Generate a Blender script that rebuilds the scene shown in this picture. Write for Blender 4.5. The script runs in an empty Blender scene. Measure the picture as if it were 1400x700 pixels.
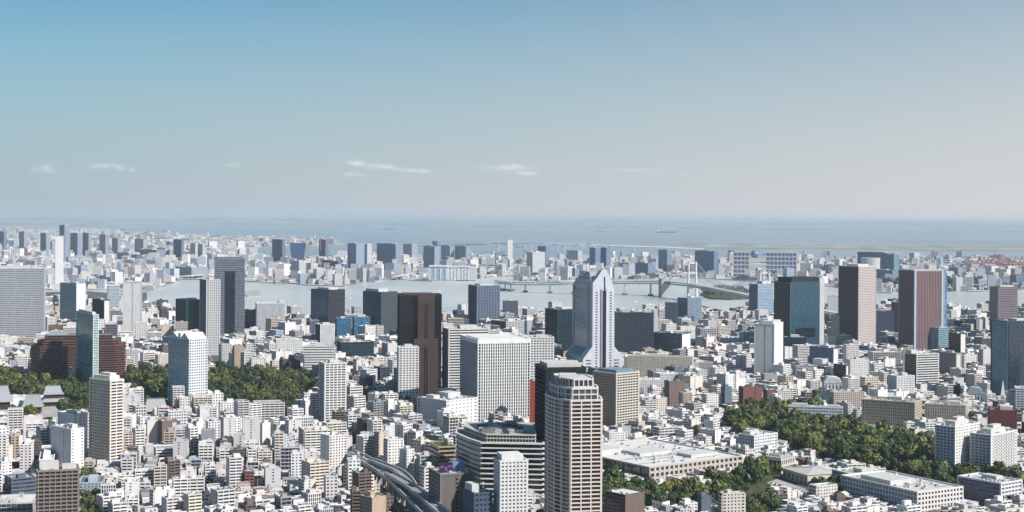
import bpy, math, random
import numpy as np
from math import radians, sin, cos, tan, sqrt, pi, atan2, exp
random.seed(11)
RNG = np.random.default_rng(5)
S = bpy.context.scene
COL = S.collection

# ------------------------------------------------------------------ camera, world, sun, exposure
FPX, EYE, YH, ROLL = 2000.0, 270.0, 299.5, 0.0065      # photo is 1400 px wide
cam = bpy.data.cameras.new('camera')
camo = bpy.data.objects.new('camera', cam)
COL.objects.link(camo)
camo.location = (0, 0, EYE)
camo.rotation_euler = (pi / 2, -ROLL, 0)
cam.sensor_width = 36
cam.lens = 36 * FPX / 1400
cam.shift_y = -(350 - YH) / 1400
cam.clip_start = 1
cam.clip_end = 250000
S.camera = camo

SUN_EL, SUN_AZ = radians(40), radians(121)               # azimuth clockwise from the view axis
world = bpy.data.worlds.new('World')
S.world = world
world.use_nodes = True
wn = world.node_tree
bg = wn.nodes['Background']
sky = wn.nodes.new('ShaderNodeTexSky')
sky.sky_type = 'NISHITA'
sky.sun_disc = False
sky.sun_elevation = SUN_EL
sky.sun_rotation = SUN_AZ
sky.altitude = 250
sky.air_density = 1.0
sky.dust_density = 1.0
sky.ozone_density = 8.0
# a pale layer of sea air low over the horizon, thicker towards the sun's side
wg = wn.nodes.new('ShaderNodeTexCoord')
wx = wn.nodes.new('ShaderNodeSeparateXYZ')
wn.links.new(wg.outputs['Generated'], wx.inputs[0])
def wmath(op, a, b=None, c=None, clamp=False):
    n = wn.nodes.new('ShaderNodeMath')
    n.operation = op
    n.use_clamp = clamp
    for i, v in enumerate((a, b, c)):
        if v is None:
            continue
        if isinstance(v, (int, float)):
            n.inputs[i].default_value = v
        else:
            wn.links.new(v, n.inputs[i])
    return n.outputs[0]
w_e = wmath('MINIMUM', wmath('MAXIMUM', wmath('DIVIDE', wx.outputs[2], 0.148), 0.0), 1.3)
w_x = wmath('MINIMUM', wmath('MAXIMUM', wmath('DIVIDE', wx.outputs[0], 0.33), -1.0), 1.0)
w_f = wmath('SUBTRACT', 1.0, wmath('MULTIPLY', w_e, wmath('MULTIPLY_ADD', w_x, -0.19, 0.80)), clamp=True)
w_s = wmath('MULTIPLY_ADD', w_x, 0.5, 0.5)
w_h = wn.nodes.new('ShaderNodeMix')
w_h.data_type = 'RGBA'
wn.links.new(w_s, w_h.inputs[0])
w_h.inputs[6].default_value = (4.45, 5.3, 6.05, 1)
w_h.inputs[7].default_value = (6.95, 6.9, 7.05, 1)
w_m = wn.nodes.new('ShaderNodeMix')
w_m.data_type = 'RGBA'
wn.links.new(w_f, w_m.inputs[0])
w_t = wn.nodes.new('ShaderNodeMix')
w_t.data_type = 'RGBA'
w_t.blend_type = 'MULTIPLY'
w_t.inputs[0].default_value = 1
w_t.inputs[7].default_value = (.83, 1.11, .97, 1)
wn.links.new(sky.outputs[0], w_t.inputs[6])
wn.links.new(w_t.outputs[2], w_m.inputs[6])
wn.links.new(w_h.outputs[2], w_m.inputs[7])
wn.links.new(w_m.outputs[2], bg.inputs[0])
bg.inputs[1].default_value = 0.066
sun = bpy.data.lights.new('sun', 'SUN')
sun.energy = 5.0
sun.angle = radians(0.5)
sun.color = (1.0, 0.955, 0.905)
suno = bpy.data.objects.new('sun', sun)
COL.objects.link(suno)
sd = (sin(SUN_AZ) * cos(SUN_EL), cos(SUN_AZ) * cos(SUN_EL), sin(SUN_EL))
import mathutils
suno.rotation_euler = mathutils.Vector(sd).to_track_quat('Z', 'Y').to_euler()
suno.location = (2000, -1000, 3000)
S.view_settings.view_transform = 'Standard'
S.view_settings.look = 'None'
S.view_settings.exposure = 0.6
S.view_settings.gamma = 1.0
S.view_settings.use_curve_mapping = False
S.cycles.max_bounces = 5
S.cycles.diffuse_bounces = 2
S.cycles.glossy_bounces = 2
S.cycles.transparent_max_bounces = 96
S.cycles.volume_bounces = 0
S.cycles.use_denoising = True

# ------------------------------------------------------------------ photo pixel -> place
def un(px, py):
    x, y = px - 700.0, py - YH
    return x + y * ROLL, y - x * ROLL
def ground(px, py, z=0.0):
    x, y = un(px, py)
    Y = (EYE - z) * FPX / y
    return x * Y / FPX, Y
def topz(px, py, Y):
    return EYE - un(px, py)[1] * Y / FPX
def proj(X, Y, Z):
    x, y = X / Y * FPX, (EYE - Z) / Y * FPX
    return 700 + x - y * ROLL, YH + y + x * ROLL
def polyworld(pts, z=0.0):
    return [ground(x, y, z) for x, y in pts]
def inside(p, poly):
    x, y = p
    r = False
    j = len(poly) - 1
    for i in range(len(poly)):
        xi, yi = poly[i]
        xj, yj = poly[j]
        if (yi > y) != (yj > y) and x < (xj - xi) * (y - yi) / (yj - yi) + xi:
            r = not r
        j = i
    return r

# ------------------------------------------------------------------ materials
def lin(c):
    return tuple(((v / 255) / 12.92 if v <= 10 else (((v / 255) + 0.055) / 1.055) ** 2.4) for v in c)
def newmat(name):
    m = bpy.data.materials.new(name)
    m.use_nodes = True
    nt = m.node_tree
    return m, nt, nt.nodes['Principled BSDF']
def node(nt, t, **kw):
    n = nt.nodes.new('ShaderNode' + t)
    for k, v in kw.items():
        setattr(n, k, v)
    return n
def ramp(nt, stops, fac):
    r = node(nt, 'ValToRGB')
    e = r.color_ramp.elements
    e[0].position, e[0].color = stops[0][0], (*stops[0][1], 1)
    e[1].position, e[1].color = stops[-1][0], (*stops[-1][1], 1)
    for p, c in stops[1:-1]:
        x = e.new(p)
        x.color = (*c, 1)
    nt.links.new(fac, r.inputs[0])
    return r.outputs[0]
def mixc(nt, a, b, fac, mode='MIX'):
    n = node(nt, 'Mix', data_type='RGBA', blend_type=mode)
    for sock, v in ((n.inputs[0], fac), (n.inputs[6], a), (n.inputs[7], b)):
        if hasattr(v, 'is_output'):
            nt.links.new(v, sock)
        elif isinstance(v, (int, float)):
            sock.default_value = v
        else:
            sock.default_value = (*v, 1)
    return n.outputs[2]
def noise(nt, scale, vec=None, detail=3, rough=0.55):
    n = node(nt, 'TexNoise')
    n.inputs['Scale'].default_value = scale
    n.inputs['Detail'].default_value = detail
    n.inputs['Roughness'].default_value = rough
    if vec is not None:
        nt.links.new(vec, n.inputs['Vector'])
    return n.outputs[0]
def base_colour(nt, attr):
    if attr:
        a = node(nt, 'Attribute', attribute_name='Col')
        return a.outputs['Color']
    return node(nt, 'ObjectInfo').outputs['Color']
def wall_mat(name, attr=False, rough=0.75, lo=0.47, hi=0.79):
    m, nt, p = newmat(name)
    co = node(nt, 'TexCoord').outputs['Object']
    mp = node(nt, 'Mapping')
    mp.inputs['Scale'].default_value = (1, 1, 0.22)
    nt.links.new(co, mp.inputs[0])
    n1 = noise(nt, 0.28, mp.outputs[0], 5, 0.65)
    v = ramp(nt, [(0.22, (lo,) * 3), (0.42, (lo * .35 + hi * .65,) * 3), (0.75, (hi,) * 3)], n1)
    c = mixc(nt, base_colour(nt, attr), v, 1.0, 'MULTIPLY')
    nt.links.new(c, p.inputs['Base Color'])
    p.inputs['Roughness'].default_value = rough
    p.inputs['Specular IOR Level'].default_value = 0.3
    return m
def glass_mat(name, attr=False):
    m, nt, p = newmat(name)
    co = node(nt, 'TexCoord').outputs['Object']
    ad = node(nt, 'VectorMath', operation='ADD')
    ad.inputs[1].default_value = (0.37, 0.41, 0.2)
    nt.links.new(co, ad.inputs[0])
    sn = node(nt, 'VectorMath', operation='SNAP')
    sn.inputs[1].default_value = (1.9, 1.9, 3.4)
    nt.links.new(ad.outputs[0], sn.inputs[0])
    w = node(nt, 'TexWhiteNoise', noise_dimensions='4D')
    nt.links.new(sn.outputs[0], w.inputs['Vector'])
    if not attr:
        nt.links.new(node(nt, 'ObjectInfo').outputs['Random'], w.inputs['W'])
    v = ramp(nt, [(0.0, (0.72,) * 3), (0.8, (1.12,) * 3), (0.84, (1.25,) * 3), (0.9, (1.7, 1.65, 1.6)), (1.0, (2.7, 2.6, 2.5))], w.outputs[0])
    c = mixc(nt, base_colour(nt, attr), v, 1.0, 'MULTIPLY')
    nt.links.new(c, p.inputs['Base Color'])
    p.inputs['Roughness'].default_value = 0.12
    p.inputs['IOR'].default_value = 1.6
    # panes are never perfectly flat: a slight tilt per pane
    b = node(nt, 'Bump')
    b.inputs['Strength'].default_value = 0.06
    b.inputs['Distance'].default_value = 0.5
    nt.links.new(noise(nt, 0.5, co, 2), b.inputs['Height'])
    nt.links.new(b.outputs[0], p.inputs['Normal'])
    return m
def leaf_mat(name, attr=False):
    m, nt, p = newmat(name)
    g = node(nt, 'NewGeometry')
    v = ramp(nt, [(0.0, (0.5, 0.55, 0.42)), (0.5, (1.0, 1.0, 0.9)), (1.0, (2.0, 1.9, 1.3))], g.outputs['Random Per Island'])
    c = mixc(nt, base_colour(nt, attr), v, 1.0, 'MULTIPLY')
    nt.links.new(c, p.inputs['Base Color'])
    p.inputs['Roughness'].default_value = 0.6
    p.inputs['Specular IOR Level'].default_value = 0.25
    return m
M = {}
M['wall'] = wall_mat('wall_paint')
M['wall_mass'] = wall_mat('wall_paint_mass', True)
M['roof'] = wall_mat('roofing', False, 0.85, 0.42, 0.74)
M['roof_mass'] = M['wall_mass']
M['tile'] = wall_mat('roof_tiles', False, 0.55, 0.44, 0.68)
M['metal'] = wall_mat('painted_metal', False, 0.4, 0.52, 0.7)
M['glass'] = glass_mat('window_glass')
M['glass_mass'] = glass_mat('window_glass_mass', True)
M['leaf'] = leaf_mat('leaves')
M['leaf_mass'] = leaf_mat('leaves_mass', True)
M['bark'] = wall_mat('bark', False, 0.9, 0.6, 1.1)

def ground_mat(name, stops, s1, s2):
    m, nt, p = newmat(name)
    co = node(nt, 'TexCoord').outputs['Object']
    a = noise(nt, s1, co, 6, 0.7)
    b = node(nt, 'TexVoronoi')
    b.inputs['Scale'].default_value = s2
    nt.links.new(co, b.inputs['Vector'])
    x = node(nt, 'Math', operation='MULTIPLY_ADD')
    nt.links.new(b.outputs['Color'], x.inputs[0])
    x.inputs[1].default_value = 0.55
    y = node(nt, 'Math', operation='MULTIPLY')
    y.inputs[1].default_value = 0.5
    nt.links.new(a, y.inputs[0])
    nt.links.new(y.outputs[0], x.inputs[2])
    nt.links.new(ramp(nt, stops, x.outputs[0]), p.inputs['Base Color'])
    p.inputs['Roughness'].default_value = 0.9
    p.inputs['Specular IOR Level'].default_value = 0.2
    return m
M['ground'] = ground_mat('city_ground', [(0.15, (0.035, 0.035, 0.04)), (0.45, (0.06, 0.06, 0.065)), (0.65, (0.10, 0.10, 0.098)), (0.9, (0.18, 0.178, 0.17))], 0.02, 0.05)
M['island'] = ground_mat('reclaimed_land', [(0.2, (0.055, 0.07, 0.045)), (0.35, (0.15, 0.15, 0.14)), (0.55, (0.3, 0.3, 0.28)), (0.85, (0.48, 0.47, 0.45))], 0.006, 0.01)
M['strip'] = ground_mat('reclaimed_strip', [(0.2, (0.10, 0.12, 0.085)), (0.5, (0.2, 0.2, 0.17)), (0.9, (0.4, 0.39, 0.36))], 0.003, 0.004)
M['farland'] = ground_mat('far_land', [(0.2, (0.10, 0.12, 0.09)), (0.6, (0.22, 0.22, 0.18)), (0.9, (0.42, 0.40, 0.36))], 0.001, 0.002)  # hill colours lightened to put haze into them
M['forest_floor'] = ground_mat('forest_floor', [(0.2, (0.02, 0.032, 0.012)), (0.6, (0.05, 0.065, 0.025)), (0.9, (0.11, 0.11, 0.06))], 0.08, 0.1)
M['lawn'] = ground_mat('lawn', [(0.2, (0.045, 0.065, 0.02)), (0.9, (0.11, 0.12, 0.05))], 0.08, 0.1)
M['paving'] = ground_mat('paving', [(0.2, (0.24, 0.235, 0.22)), (0.9, (0.38, 0.37, 0.35))], 0.1, 0.08)
M['asphalt'] = ground_mat('asphalt', [(0.2, (0.05, 0.05, 0.053)), (0.9, (0.1, 0.1, 0.1))], 0.08, 0.06)
def water_mat(name, c0, c1, sc):
    m, nt, p = newmat(name)
    co = node(nt, 'TexCoord').outputs['Object']
    mp = node(nt, 'Mapping')
    mp.inputs['Scale'].default_value = (1, .45, 1)
    nt.links.new(co, mp.inputs[0])
    nt.links.new(ramp(nt, [(0.35, c0), (0.65, c1)], noise(nt, sc, mp.outputs[0], 5, 0.6)), p.inputs['Base Color'])
    p.inputs['Roughness'].default_value = 0.3
    bp = node(nt, 'Bump')
    bp.inputs['Strength'].default_value = 0.1
    bp.inputs['Distance'].default_value = 1.0
    nt.links.new(noise(nt, 0.08, co, 3), bp.inputs['Height'])
    nt.links.new(bp.outputs[0], p.inputs['Normal'])
    return m
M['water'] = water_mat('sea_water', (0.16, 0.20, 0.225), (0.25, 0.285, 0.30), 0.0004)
M['bay'] = water_mat('bay_water', (0.37, 0.375, 0.36), (0.5, 0.5, 0.48), 0.0016)  # pale base colour stands in for sun glitter on the bay

# ------------------------------------------------------------------ mesh builder and object helpers
class MB:
    def __init__(self):
        self.v, self.f, self.c = [], [], []
        self.cur = None
    def add(self, vs, fs):
        n = len(self.v)
        self.v += vs
        self.f += [tuple(i + n for i in f) for f in fs]
        if self.cur is not None:
            self.c += [self.cur] * len(fs)
    def box(self, x0, x1, y0, y1, z0, z1, bottom=False):
        self.add([(x0, y0, z0), (x1, y0, z0), (x1, y1, z0), (x0, y1, z0), (x0, y0, z1), (x1, y0, z1), (x1, y1, z1), (x0, y1, z1)],
                 [(0, 1, 5, 4), (1, 2, 6, 5), (2, 3, 7, 6), (3, 0, 4, 7), (4, 5, 6, 7)] + ([(3, 2, 1, 0)] if bottom else []))
    def obox(self, o, ux, uy, u0, u1, d0, d1, z0, z1):
        """box along the unit vector (ux,uy), d measured along its outward normal (uy,-ux)"""
        P = lambda u, d: (o[0] + ux * u + uy * d, o[1] + uy * u - ux * d)
        q = [P(u0, d1), P(u1, d1), P(u1, d0), P(u0, d0)]
        self.prism(q, z0, z1, True)
    def prism(self, q, z0, z1, bottom=False, top=True):
        n = len(q)
        fs = [(i, (i + 1) % n, (i + 1) % n + n, i + n) for i in range(n)]
        if top:
            fs.append(tuple(range(n, 2 * n)))
        if bottom:
            fs.append(tuple(range(n - 1, -1, -1)))
        self.add([(*p, z0) for p in q] + [(*p, z1) for p in q], fs)
    def ring(self, qo, qi, z0, z1):
        n = len(qo)
        vs = [(*p, z0) for p in qo] + [(*p, z1) for p in qo] + [(*p, z0) for p in qi] + [(*p, z1) for p in qi]
        fs = []
        for i in range(n):
            j = (i + 1) % n
            fs += [(i, j, j + n, i + n), (i + n, j + n, j + 3 * n, i + 3 * n), (j, i, i + 2 * n, j + 2 * n), (i + 3 * n, j + 3 * n, j + 2 * n, i + 2 * n)]
        self.add(vs, fs)
    def cyl(self, cx, cy, r, z0, z1, n=12, r1=None):
        r1 = r if r1 is None else r1
        vs = [(cx + r * cos(2 * pi * i / n), cy + r * sin(2 * pi * i / n), z0) for i in range(n)]
        vs += [(cx + r1 * cos(2 * pi * i / n), cy + r1 * sin(2 * pi * i / n), z1) for i in range(n)]
        self.add(vs, [(i, (i + 1) % n, (i + 1) % n + n, i + n) for i in range(n)] + [tuple(range(n, 2 * n)), tuple(range(n - 1, -1, -1))])
    def tube(self, p0, p1, r, n=6, r1=None):
        a, b = mathutils.Vector(p0), mathutils.Vector(p1)
        d = (b - a)
        if d.length < 1e-6:
            return
        q = d.to_track_quat('Z', 'Y')
        r1 = r if r1 is None else r1
        vs = []
        for pnt, rr in ((a, r), (b, r1)):
            for i in range(n):
                vs.append(tuple(pnt + q @ mathutils.Vector((rr * cos(2 * pi * i / n), rr * sin(2 * pi * i / n), 0))))
        self.add(vs, [(i, (i + 1) % n, (i + 1) % n + n, i + n) for i in range(n)] + [tuple(range(n, 2 * n)), tuple(range(n - 1, -1, -1))])
    def sphere(self, c, r, nu=14, nv=8, sz=1.0):
        vs = [(c[0], c[1], c[2] + r * sz)]
        for j in range(1, nv):
            t = pi * j / nv
            vs += [(c[0] + r * sin(t) * cos(2 * pi * i / nu), c[1] + r * sin(t) * sin(2 * pi * i / nu), c[2] + r * sz * cos(t)) for i in range(nu)]
        vs.append((c[0], c[1], c[2] - r * sz))
        fs = [(0, 1 + i, 1 + (i + 1) % nu) for i in range(nu)]
        for j in range(nv - 2):
            o = 1 + j * nu
            fs += [(o + i, o + nu + i, o + nu + (i + 1) % nu, o + (i + 1) % nu) for i in range(nu)]
        o, L = 1 + (nv - 2) * nu, len(vs) - 1
        fs += [(o + i, L, o + (i + 1) % nu) for i in range(nu)]
        self.add(vs, fs)
    def gable(self, x0, x1, y0, y1, z0, z1, ov=0.5, hip=0.0, t=0.25):
        """roof with its ridge along x; hip pulls the ridge ends in"""
        x0, x1, y0, y1 = x0 - ov, x1 + ov, y0 - ov, y1 + ov
        ym, h = (y0 + y1) / 2, hip * (y1 - y0) / 2
        self.add([(x0, y0, z0), (x1, y0, z0), (x1, y1, z0), (x0, y1, z0), (x0 + h, ym, z1), (x1 - h, ym, z1),
                  (x0, y0, z0 - t), (x1, y0, z0 - t), (x1, y1, z0 - t), (x0, y1, z0 - t)],
                 [(0, 1, 5, 4), (2, 3, 4, 5), (1, 2, 5), (3, 0, 4), (6, 7, 1, 0), (7, 8, 2, 1), (8, 9, 3, 2), (9, 6, 0, 3), (9, 8, 7, 6)])
    def mesh(self, name, mat):
        me = bpy.data.meshes.new(name)
        me.from_pydata(self.v, [], self.f)
        if self.c:
            cnt = np.array([len(f) for f in self.f])
            a = me.attributes.new('Col', 'FLOAT_COLOR', 'CORNER')
            cc = np.ones((int(cnt.sum()), 4), np.float32)
            cc[:, :3] = np.repeat(np.array(self.c, np.float32), cnt, axis=0)
            a.data.foreach_set('color', cc.ravel())
        me.materials.append(mat)
        me.update()
        return me
    def build(self, name, mat, parent=None, colour=None, label=None):
        return link(name, self.mesh(name, mat), parent, colour, label)
def link(name, me, parent=None, colour=None, label=None, loc=None):
    o = bpy.data.objects.new(name, me)
    COL.objects.link(o)
    if parent is not None:
        o.parent = parent
    if colour is not None:
        o.color = (*colour, 1)
    if label:
        o['label'] = label
    if loc:
        o.location = loc
    return o
def tag(o, label, cat, group=None):
    o['label'] = label
    o['category'] = cat
    if group:
        o['group'] = group
    return o
def thing(name, loc, rot, label=None, cat=None, group=None):
    o = bpy.data.objects.new(name, None)
    COL.objects.link(o)
    o.location = loc
    o.rotation_euler = (0, 0, rot)
    o.empty_display_size = 5
    if label:
        tag(o, label, cat, group)
    return o
def structure(name, mb, mat, colour=None, kind='structure'):
    o = mb.build(name, mat, None, colour)
    o['kind'] = kind
    return o

# ------------------------------------------------------------------ facades
def offset(poly, d):
    """move every corner of a CCW polygon outwards so that each edge shifts by d"""
    n, out = len(poly), []
    for i in range(n):
        p, a, b = poly[i], poly[i - 1], poly[(i + 1) % n]
        e1, e2 = (p[0] - a[0], p[1] - a[1]), (b[0] - p[0], b[1] - p[1])
        l1, l2 = max(sqrt(e1[0] ** 2 + e1[1] ** 2), 1e-6), max(sqrt(e2[0] ** 2 + e2[1] ** 2), 1e-6)
        n1, n2 = (e1[1] / l1, -e1[0] / l1), (e2[1] / l2, -e2[0] / l2)
        k = d / max(0.3, 1 + n1[0] * n2[0] + n1[1] * n2[1])
        out.append((p[0] + (n1[0] + n2[0]) * k, p[1] + (n1[1] + n2[1]) * k))
    return out
def edges(poly):
    for i, p in enumerate(poly):
        q = poly[(i + 1) % len(poly)]
        L = sqrt((q[0] - p[0]) ** 2 + (q[1] - p[1]) ** 2)
        yield i, p, (q[0] - p[0]) / L, (q[1] - p[1]) / L, L
def rect(a, b):
    return [(-a / 2, -b / 2), (a / 2, -b / 2), (a / 2, b / 2), (-a / 2, b / 2)]
def ST(w, g=(30, 38, 48), fh=3.6, band=.42, bd=.35, pier=0, pw=.7, pd=.3, solid=False, strip=0):
    """one face: wall colour, glass colour, storey height, spandrel share and depth, pier spacing, width and depth; strip: one window column in a blank wall"""
    return dict(w=lin(w), g=lin(g), fh=fh, band=band, bd=bd, pier=pier, pw=pw, pd=pd, solid=solid, strip=strip)
ROOF = {}
def facade(root, poly, H, styles, z0=0.0, split=True, roof=(200, 200, 198), parapet=1.3, corner=None, wallname='wall'):
    """glazed core, spandrel per storey, piers, corner posts, parapet and roof; returns nothing.  styles: one per edge"""
    n = len(poly)
    s0 = styles[0]
    r = MB()
    r.prism(offset(poly, -0.74), H - 0.28, H)
    ROOF[root.name] = r.build('roof', M['roof'], root, lin(roof))
    same = all(s is s0 for s in styles)
    core = MB()
    core.prism(offset(poly, -0.5), z0, H - 0.3)
    core.build('glazing', M['glass'], root, s0['g'])
    merged = MB()
    for i, p, ux, uy, L in edges(poly):
        s = styles[i]
        if s['solid']:
            solid = MB()
            solid.obox(p, ux, uy, 0.7, L - 0.7, -0.8, 0.0, z0, H)
            solid.build('blank_wall', M['wall'], root, s['w'])
            if s['strip']:
                k, zz = MB(), z0 + 6
                while zz < H - 4:
                    k.obox(p, ux, uy, L * s['strip'] - 1.1, L * s['strip'] + 1.1, -0.4, 0.05, zz, zz + 1.7)
                    zz += s['fh']
                k.build('window_strip', M['glass'], root, s['g'])
        elif s['g'] != s0['g']:
            k = MB()
            k.obox(p, ux, uy, 0.7, L - 0.7, -0.9, -0.35, z0, H - 0.35)
            k.build('glazing', M['glass'], root, s['g'])
    # spandrels
    if same and s0['band'] > 0:
        fh = s0['fh']
        k = max(1, int((H - z0 - 0.2) / fh))
        fh = (H - z0) / k
        ro, ri = offset(poly, s0['bd']), offset(poly, -0.7)
        if split:
            b = MB()
            b.ring(ro, ri, 0, s0['band'] * fh)
            me = b.mesh('floor_band', M['wall'])
            for j in range(k):
                link('floor_band', me, root, s0['w'], None, (0, 0, z0 + j * fh))
        else:
            for j in range(k):
                merged.ring(ro, ri, z0 + j * fh, z0 + j * fh + s0['band'] * fh)
    elif not same:
        for key in {id(s): s for s in styles if not s['solid'] and s['band'] > 0}.values():
            fh = key['fh']
            k = max(1, int((H - z0 - 0.2) / fh))
            fh = (H - z0) / k
            b = MB()
            b.prism(offset(poly, -0.62), 0.03, key['band'] * fh * .6, True)
            for i, p, ux, uy, L in edges(poly):
                if styles[i] is key:
                    b.obox(p, ux, uy, 0.7, L - 0.7, -0.7, key['bd'], 0, key['band'] * fh)
            me = b.mesh('floor_band', M['wall'])
            for j in range(k):
                link('floor_band', me, root, key['w'], None, (0, 0, z0 + j * fh))
    # piers
    for i, p, ux, uy, L in edges(poly):
        s = styles[i]
        if s['pier'] and not s['solid']:
            m = max(1, round((L - 1.4) / s['pier']))
            mb = MB() if split else merged
            for j in range(0 if same else 1, m + (1 if same else 0)):
                u = 0.7 + (L - 1.4) * j / m
                mb.obox(p, ux, uy, u - s['pw'] / 2, u + s['pw'] / 2, -0.65, s['pd'], z0 + 0.01, H - 0.02)
            if split and mb.v:
                mb.build('mullion', M['wall'], root, s['w'])
    if not same:
        w = lin(corner) if corner else next((s['w'] for s in styles if not s['solid']), s0['w'])
        dd = max(max(s['bd'], s['pd']) for s in styles) + 0.08
        for q in poly:
            c = MB()
            cx = sum(v[0] for v in poly) / n
            cy = sum(v[1] for v in poly) / n
            i = poly.index(q)
            a, b = poly[i - 1], poly[(i + 1) % n]
            e1 = mathutils.Vector((q[0] - a[0], q[1] - a[1])).normalized()
            e2 = mathutils.Vector((b[0] - q[0], b[1] - q[1])).normalized()
            Q = mathutils.Vector(q)
            n1, n2 = mathutils.Vector((e1.y, -e1.x)), mathutils.Vector((e2.y, -e2.x))
            o = Q + n1 * dd + n2 * dd
            pts = [Q + n1 * dd - e1 * 0.75 , o, Q + n2 * dd + e2 * 0.75, Q - e1 * 0.75 + e2 * 0.75]
            c.prism([tuple(v) for v in pts], z0, H + 0.01)
            c.build('corner_post', M['wall'], root, w)
    if parapet:
        d = max(max(s['bd'], s['pd']) for s in styles) + 0.12
        mb = MB() if split else merged
        mb.ring(offset(poly, d), offset(poly, -0.75), H - 0.25, H + parapet)
        if split:
            mb.build('parapet', M['wall'], ROOF.get(root.name, root), s0['w'] if not s0['solid'] else styles[-1]['w'])
    if merged.v:
        merged.build(wallname, M['wall'], root, s0['w'])
def roof_kit(root, a, b, H, rnd, n=4, pent=None, colour=(206, 206, 204), small=True):
    root = ROOF.get(root.name, root)
    if pent is None:
        w, d = a * rnd.uniform(.25, .5), b * rnd.uniform(.25, .5)
        x, y = rnd.uniform(-.2, .2) * a, rnd.uniform(-.15, .2) * b
        pent = [(x - w / 2, x + w / 2, y - d / 2, y + d / 2, rnd.uniform(2.8, 5))]
    for x0, x1, y0, y1, h in pent:
        p = MB()
        p.box(x0, x1, y0, y1, H - 0.05, H + h)
        p.box(x0 + .3, x1 - .3, y0 + .3, y1 - .3, H + h - .1, H + h + .25)
        p.build('plant_room', M['wall'], root, lin(colour))
    taken = list(pent)
    for k in range(int(n * 2.4)):
        for _ in range(8):
            w, d, h = rnd.uniform(1.4, 3.4), rnd.uniform(1.4, 3.0), rnd.uniform(1.0, 2.2)
            x, y = rnd.uniform(-.42, .42) * a, rnd.uniform(-.42, .42) * b
            if all(x + w < t[0] or x - w > t[1] or y + d < t[2] or y - d > t[3] for t in taken):
                taken.append((x - w, x + w, y - d, y + d))
                p = MB()
                if k % 5 == 4:
                    l = rnd.uniform(.2, .4) * a
                    x = max(-.46 * a, min(.46 * a - l, x - l / 2))
                    p.box(x, x + l, y - .25, y + .25, H + .3, H + .75, True)
                    p.build('pipe', M['metal'], root, lin((170, 174, 178)))
                elif k % 4 == 3:
                    p.cyl(x, y, w * .55, H - .05, H + h * 1.5, 10)
                    p.build('water_tank', M['metal'], root, lin((190, 196, 200)))
                else:
                    p.box(x - w / 2, x + w / 2, y - d / 2, y + d / 2, H - .05, H + h)
                    p.build('cooling_unit', M['metal'], root, lin(rnd.choice(((185, 187, 188), (150, 154, 158), (215, 215, 212)))))
                break
FOOT = []      # occupied places: (x, y, yaw, a, b)
LAND = []      # landmarks for the raster and the labels: dict(root, X, Y, yaw, a, b, H, ref)
def place(px, th, depth=None):
    """near corner xc (or a face on building when None), silhouette xl..xr, roof yt, foot yb  ->  centre, yaw, a, b, height"""
    xl, xc, xr, yt, yb = px
    if xc is None:
        mx = (xl + xr) / 2
        X, Y = ground(mx, yb)
        th = -atan2(X, Y) + radians(th)
        a = (xr - xl) * Y / FPX
        b = depth or a * .8
        cx, cy = X - sin(th) * b / 2, Y + cos(th) * b / 2
        return cx, cy, th, a, b, topz(mx, yt, Y)
    th = radians(th)
    X, Y = ground(xc, yb)
    tl, tr = un(xl, yb)[0] / FPX, un(xr, yb)[0] / FPX
    a = (tr * Y - X) / (cos(th) - tr * sin(th))
    b = (X - tl * Y) / (sin(th) + tl * cos(th))
    if depth:
        b = depth
    cx = X + cos(th) * a / 2 - sin(th) * b / 2
    cy = Y + sin(th) * a / 2 + cos(th) * b / 2
    return cx, cy, th, a, b, topz(xc, yt, Y)
def register(root, X, Y, yaw, a, b, H, ref=None):
    FOOT.append((X, Y, yaw, a, b))
    LAND.append(dict(root=root, X=X, Y=Y, yaw=yaw, a=a, b=b, H=H, ref=ref))
def tower(name, label, cat, px, R, L=None, th=35, depth=None, group=None, ref=None, roof=(200, 200, 198), kit=4, pent=None, parapet=1.3, split=True, corner=None, pc=(206, 206, 204)):
    cx, cy, yaw, a, b, H = place(px, th, depth)
    root = thing(name, (cx, cy, 0), yaw, label, cat, group)
    L = L or R
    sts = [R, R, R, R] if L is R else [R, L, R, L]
    if cy > 5200:
        split = split and L is not R
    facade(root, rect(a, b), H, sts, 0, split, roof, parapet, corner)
    rnd = random.Random(int(cx * 7 + cy))
    if pent is not None:
        pent = [(x0 * a, x1 * a, y0 * b, y1 * b, h) for x0, x1, y0, y1, h in pent]
    if cy < 4600:
        roof_kit(root, a, b, H, rnd, kit, pent, pc)
    elif pent is None or pent:
        roof_kit(root, a, b, H, rnd, 0, pent, pc)
    register(root, cx, cy, yaw, a, b, H, ref)
    return root, a, b, H

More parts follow.
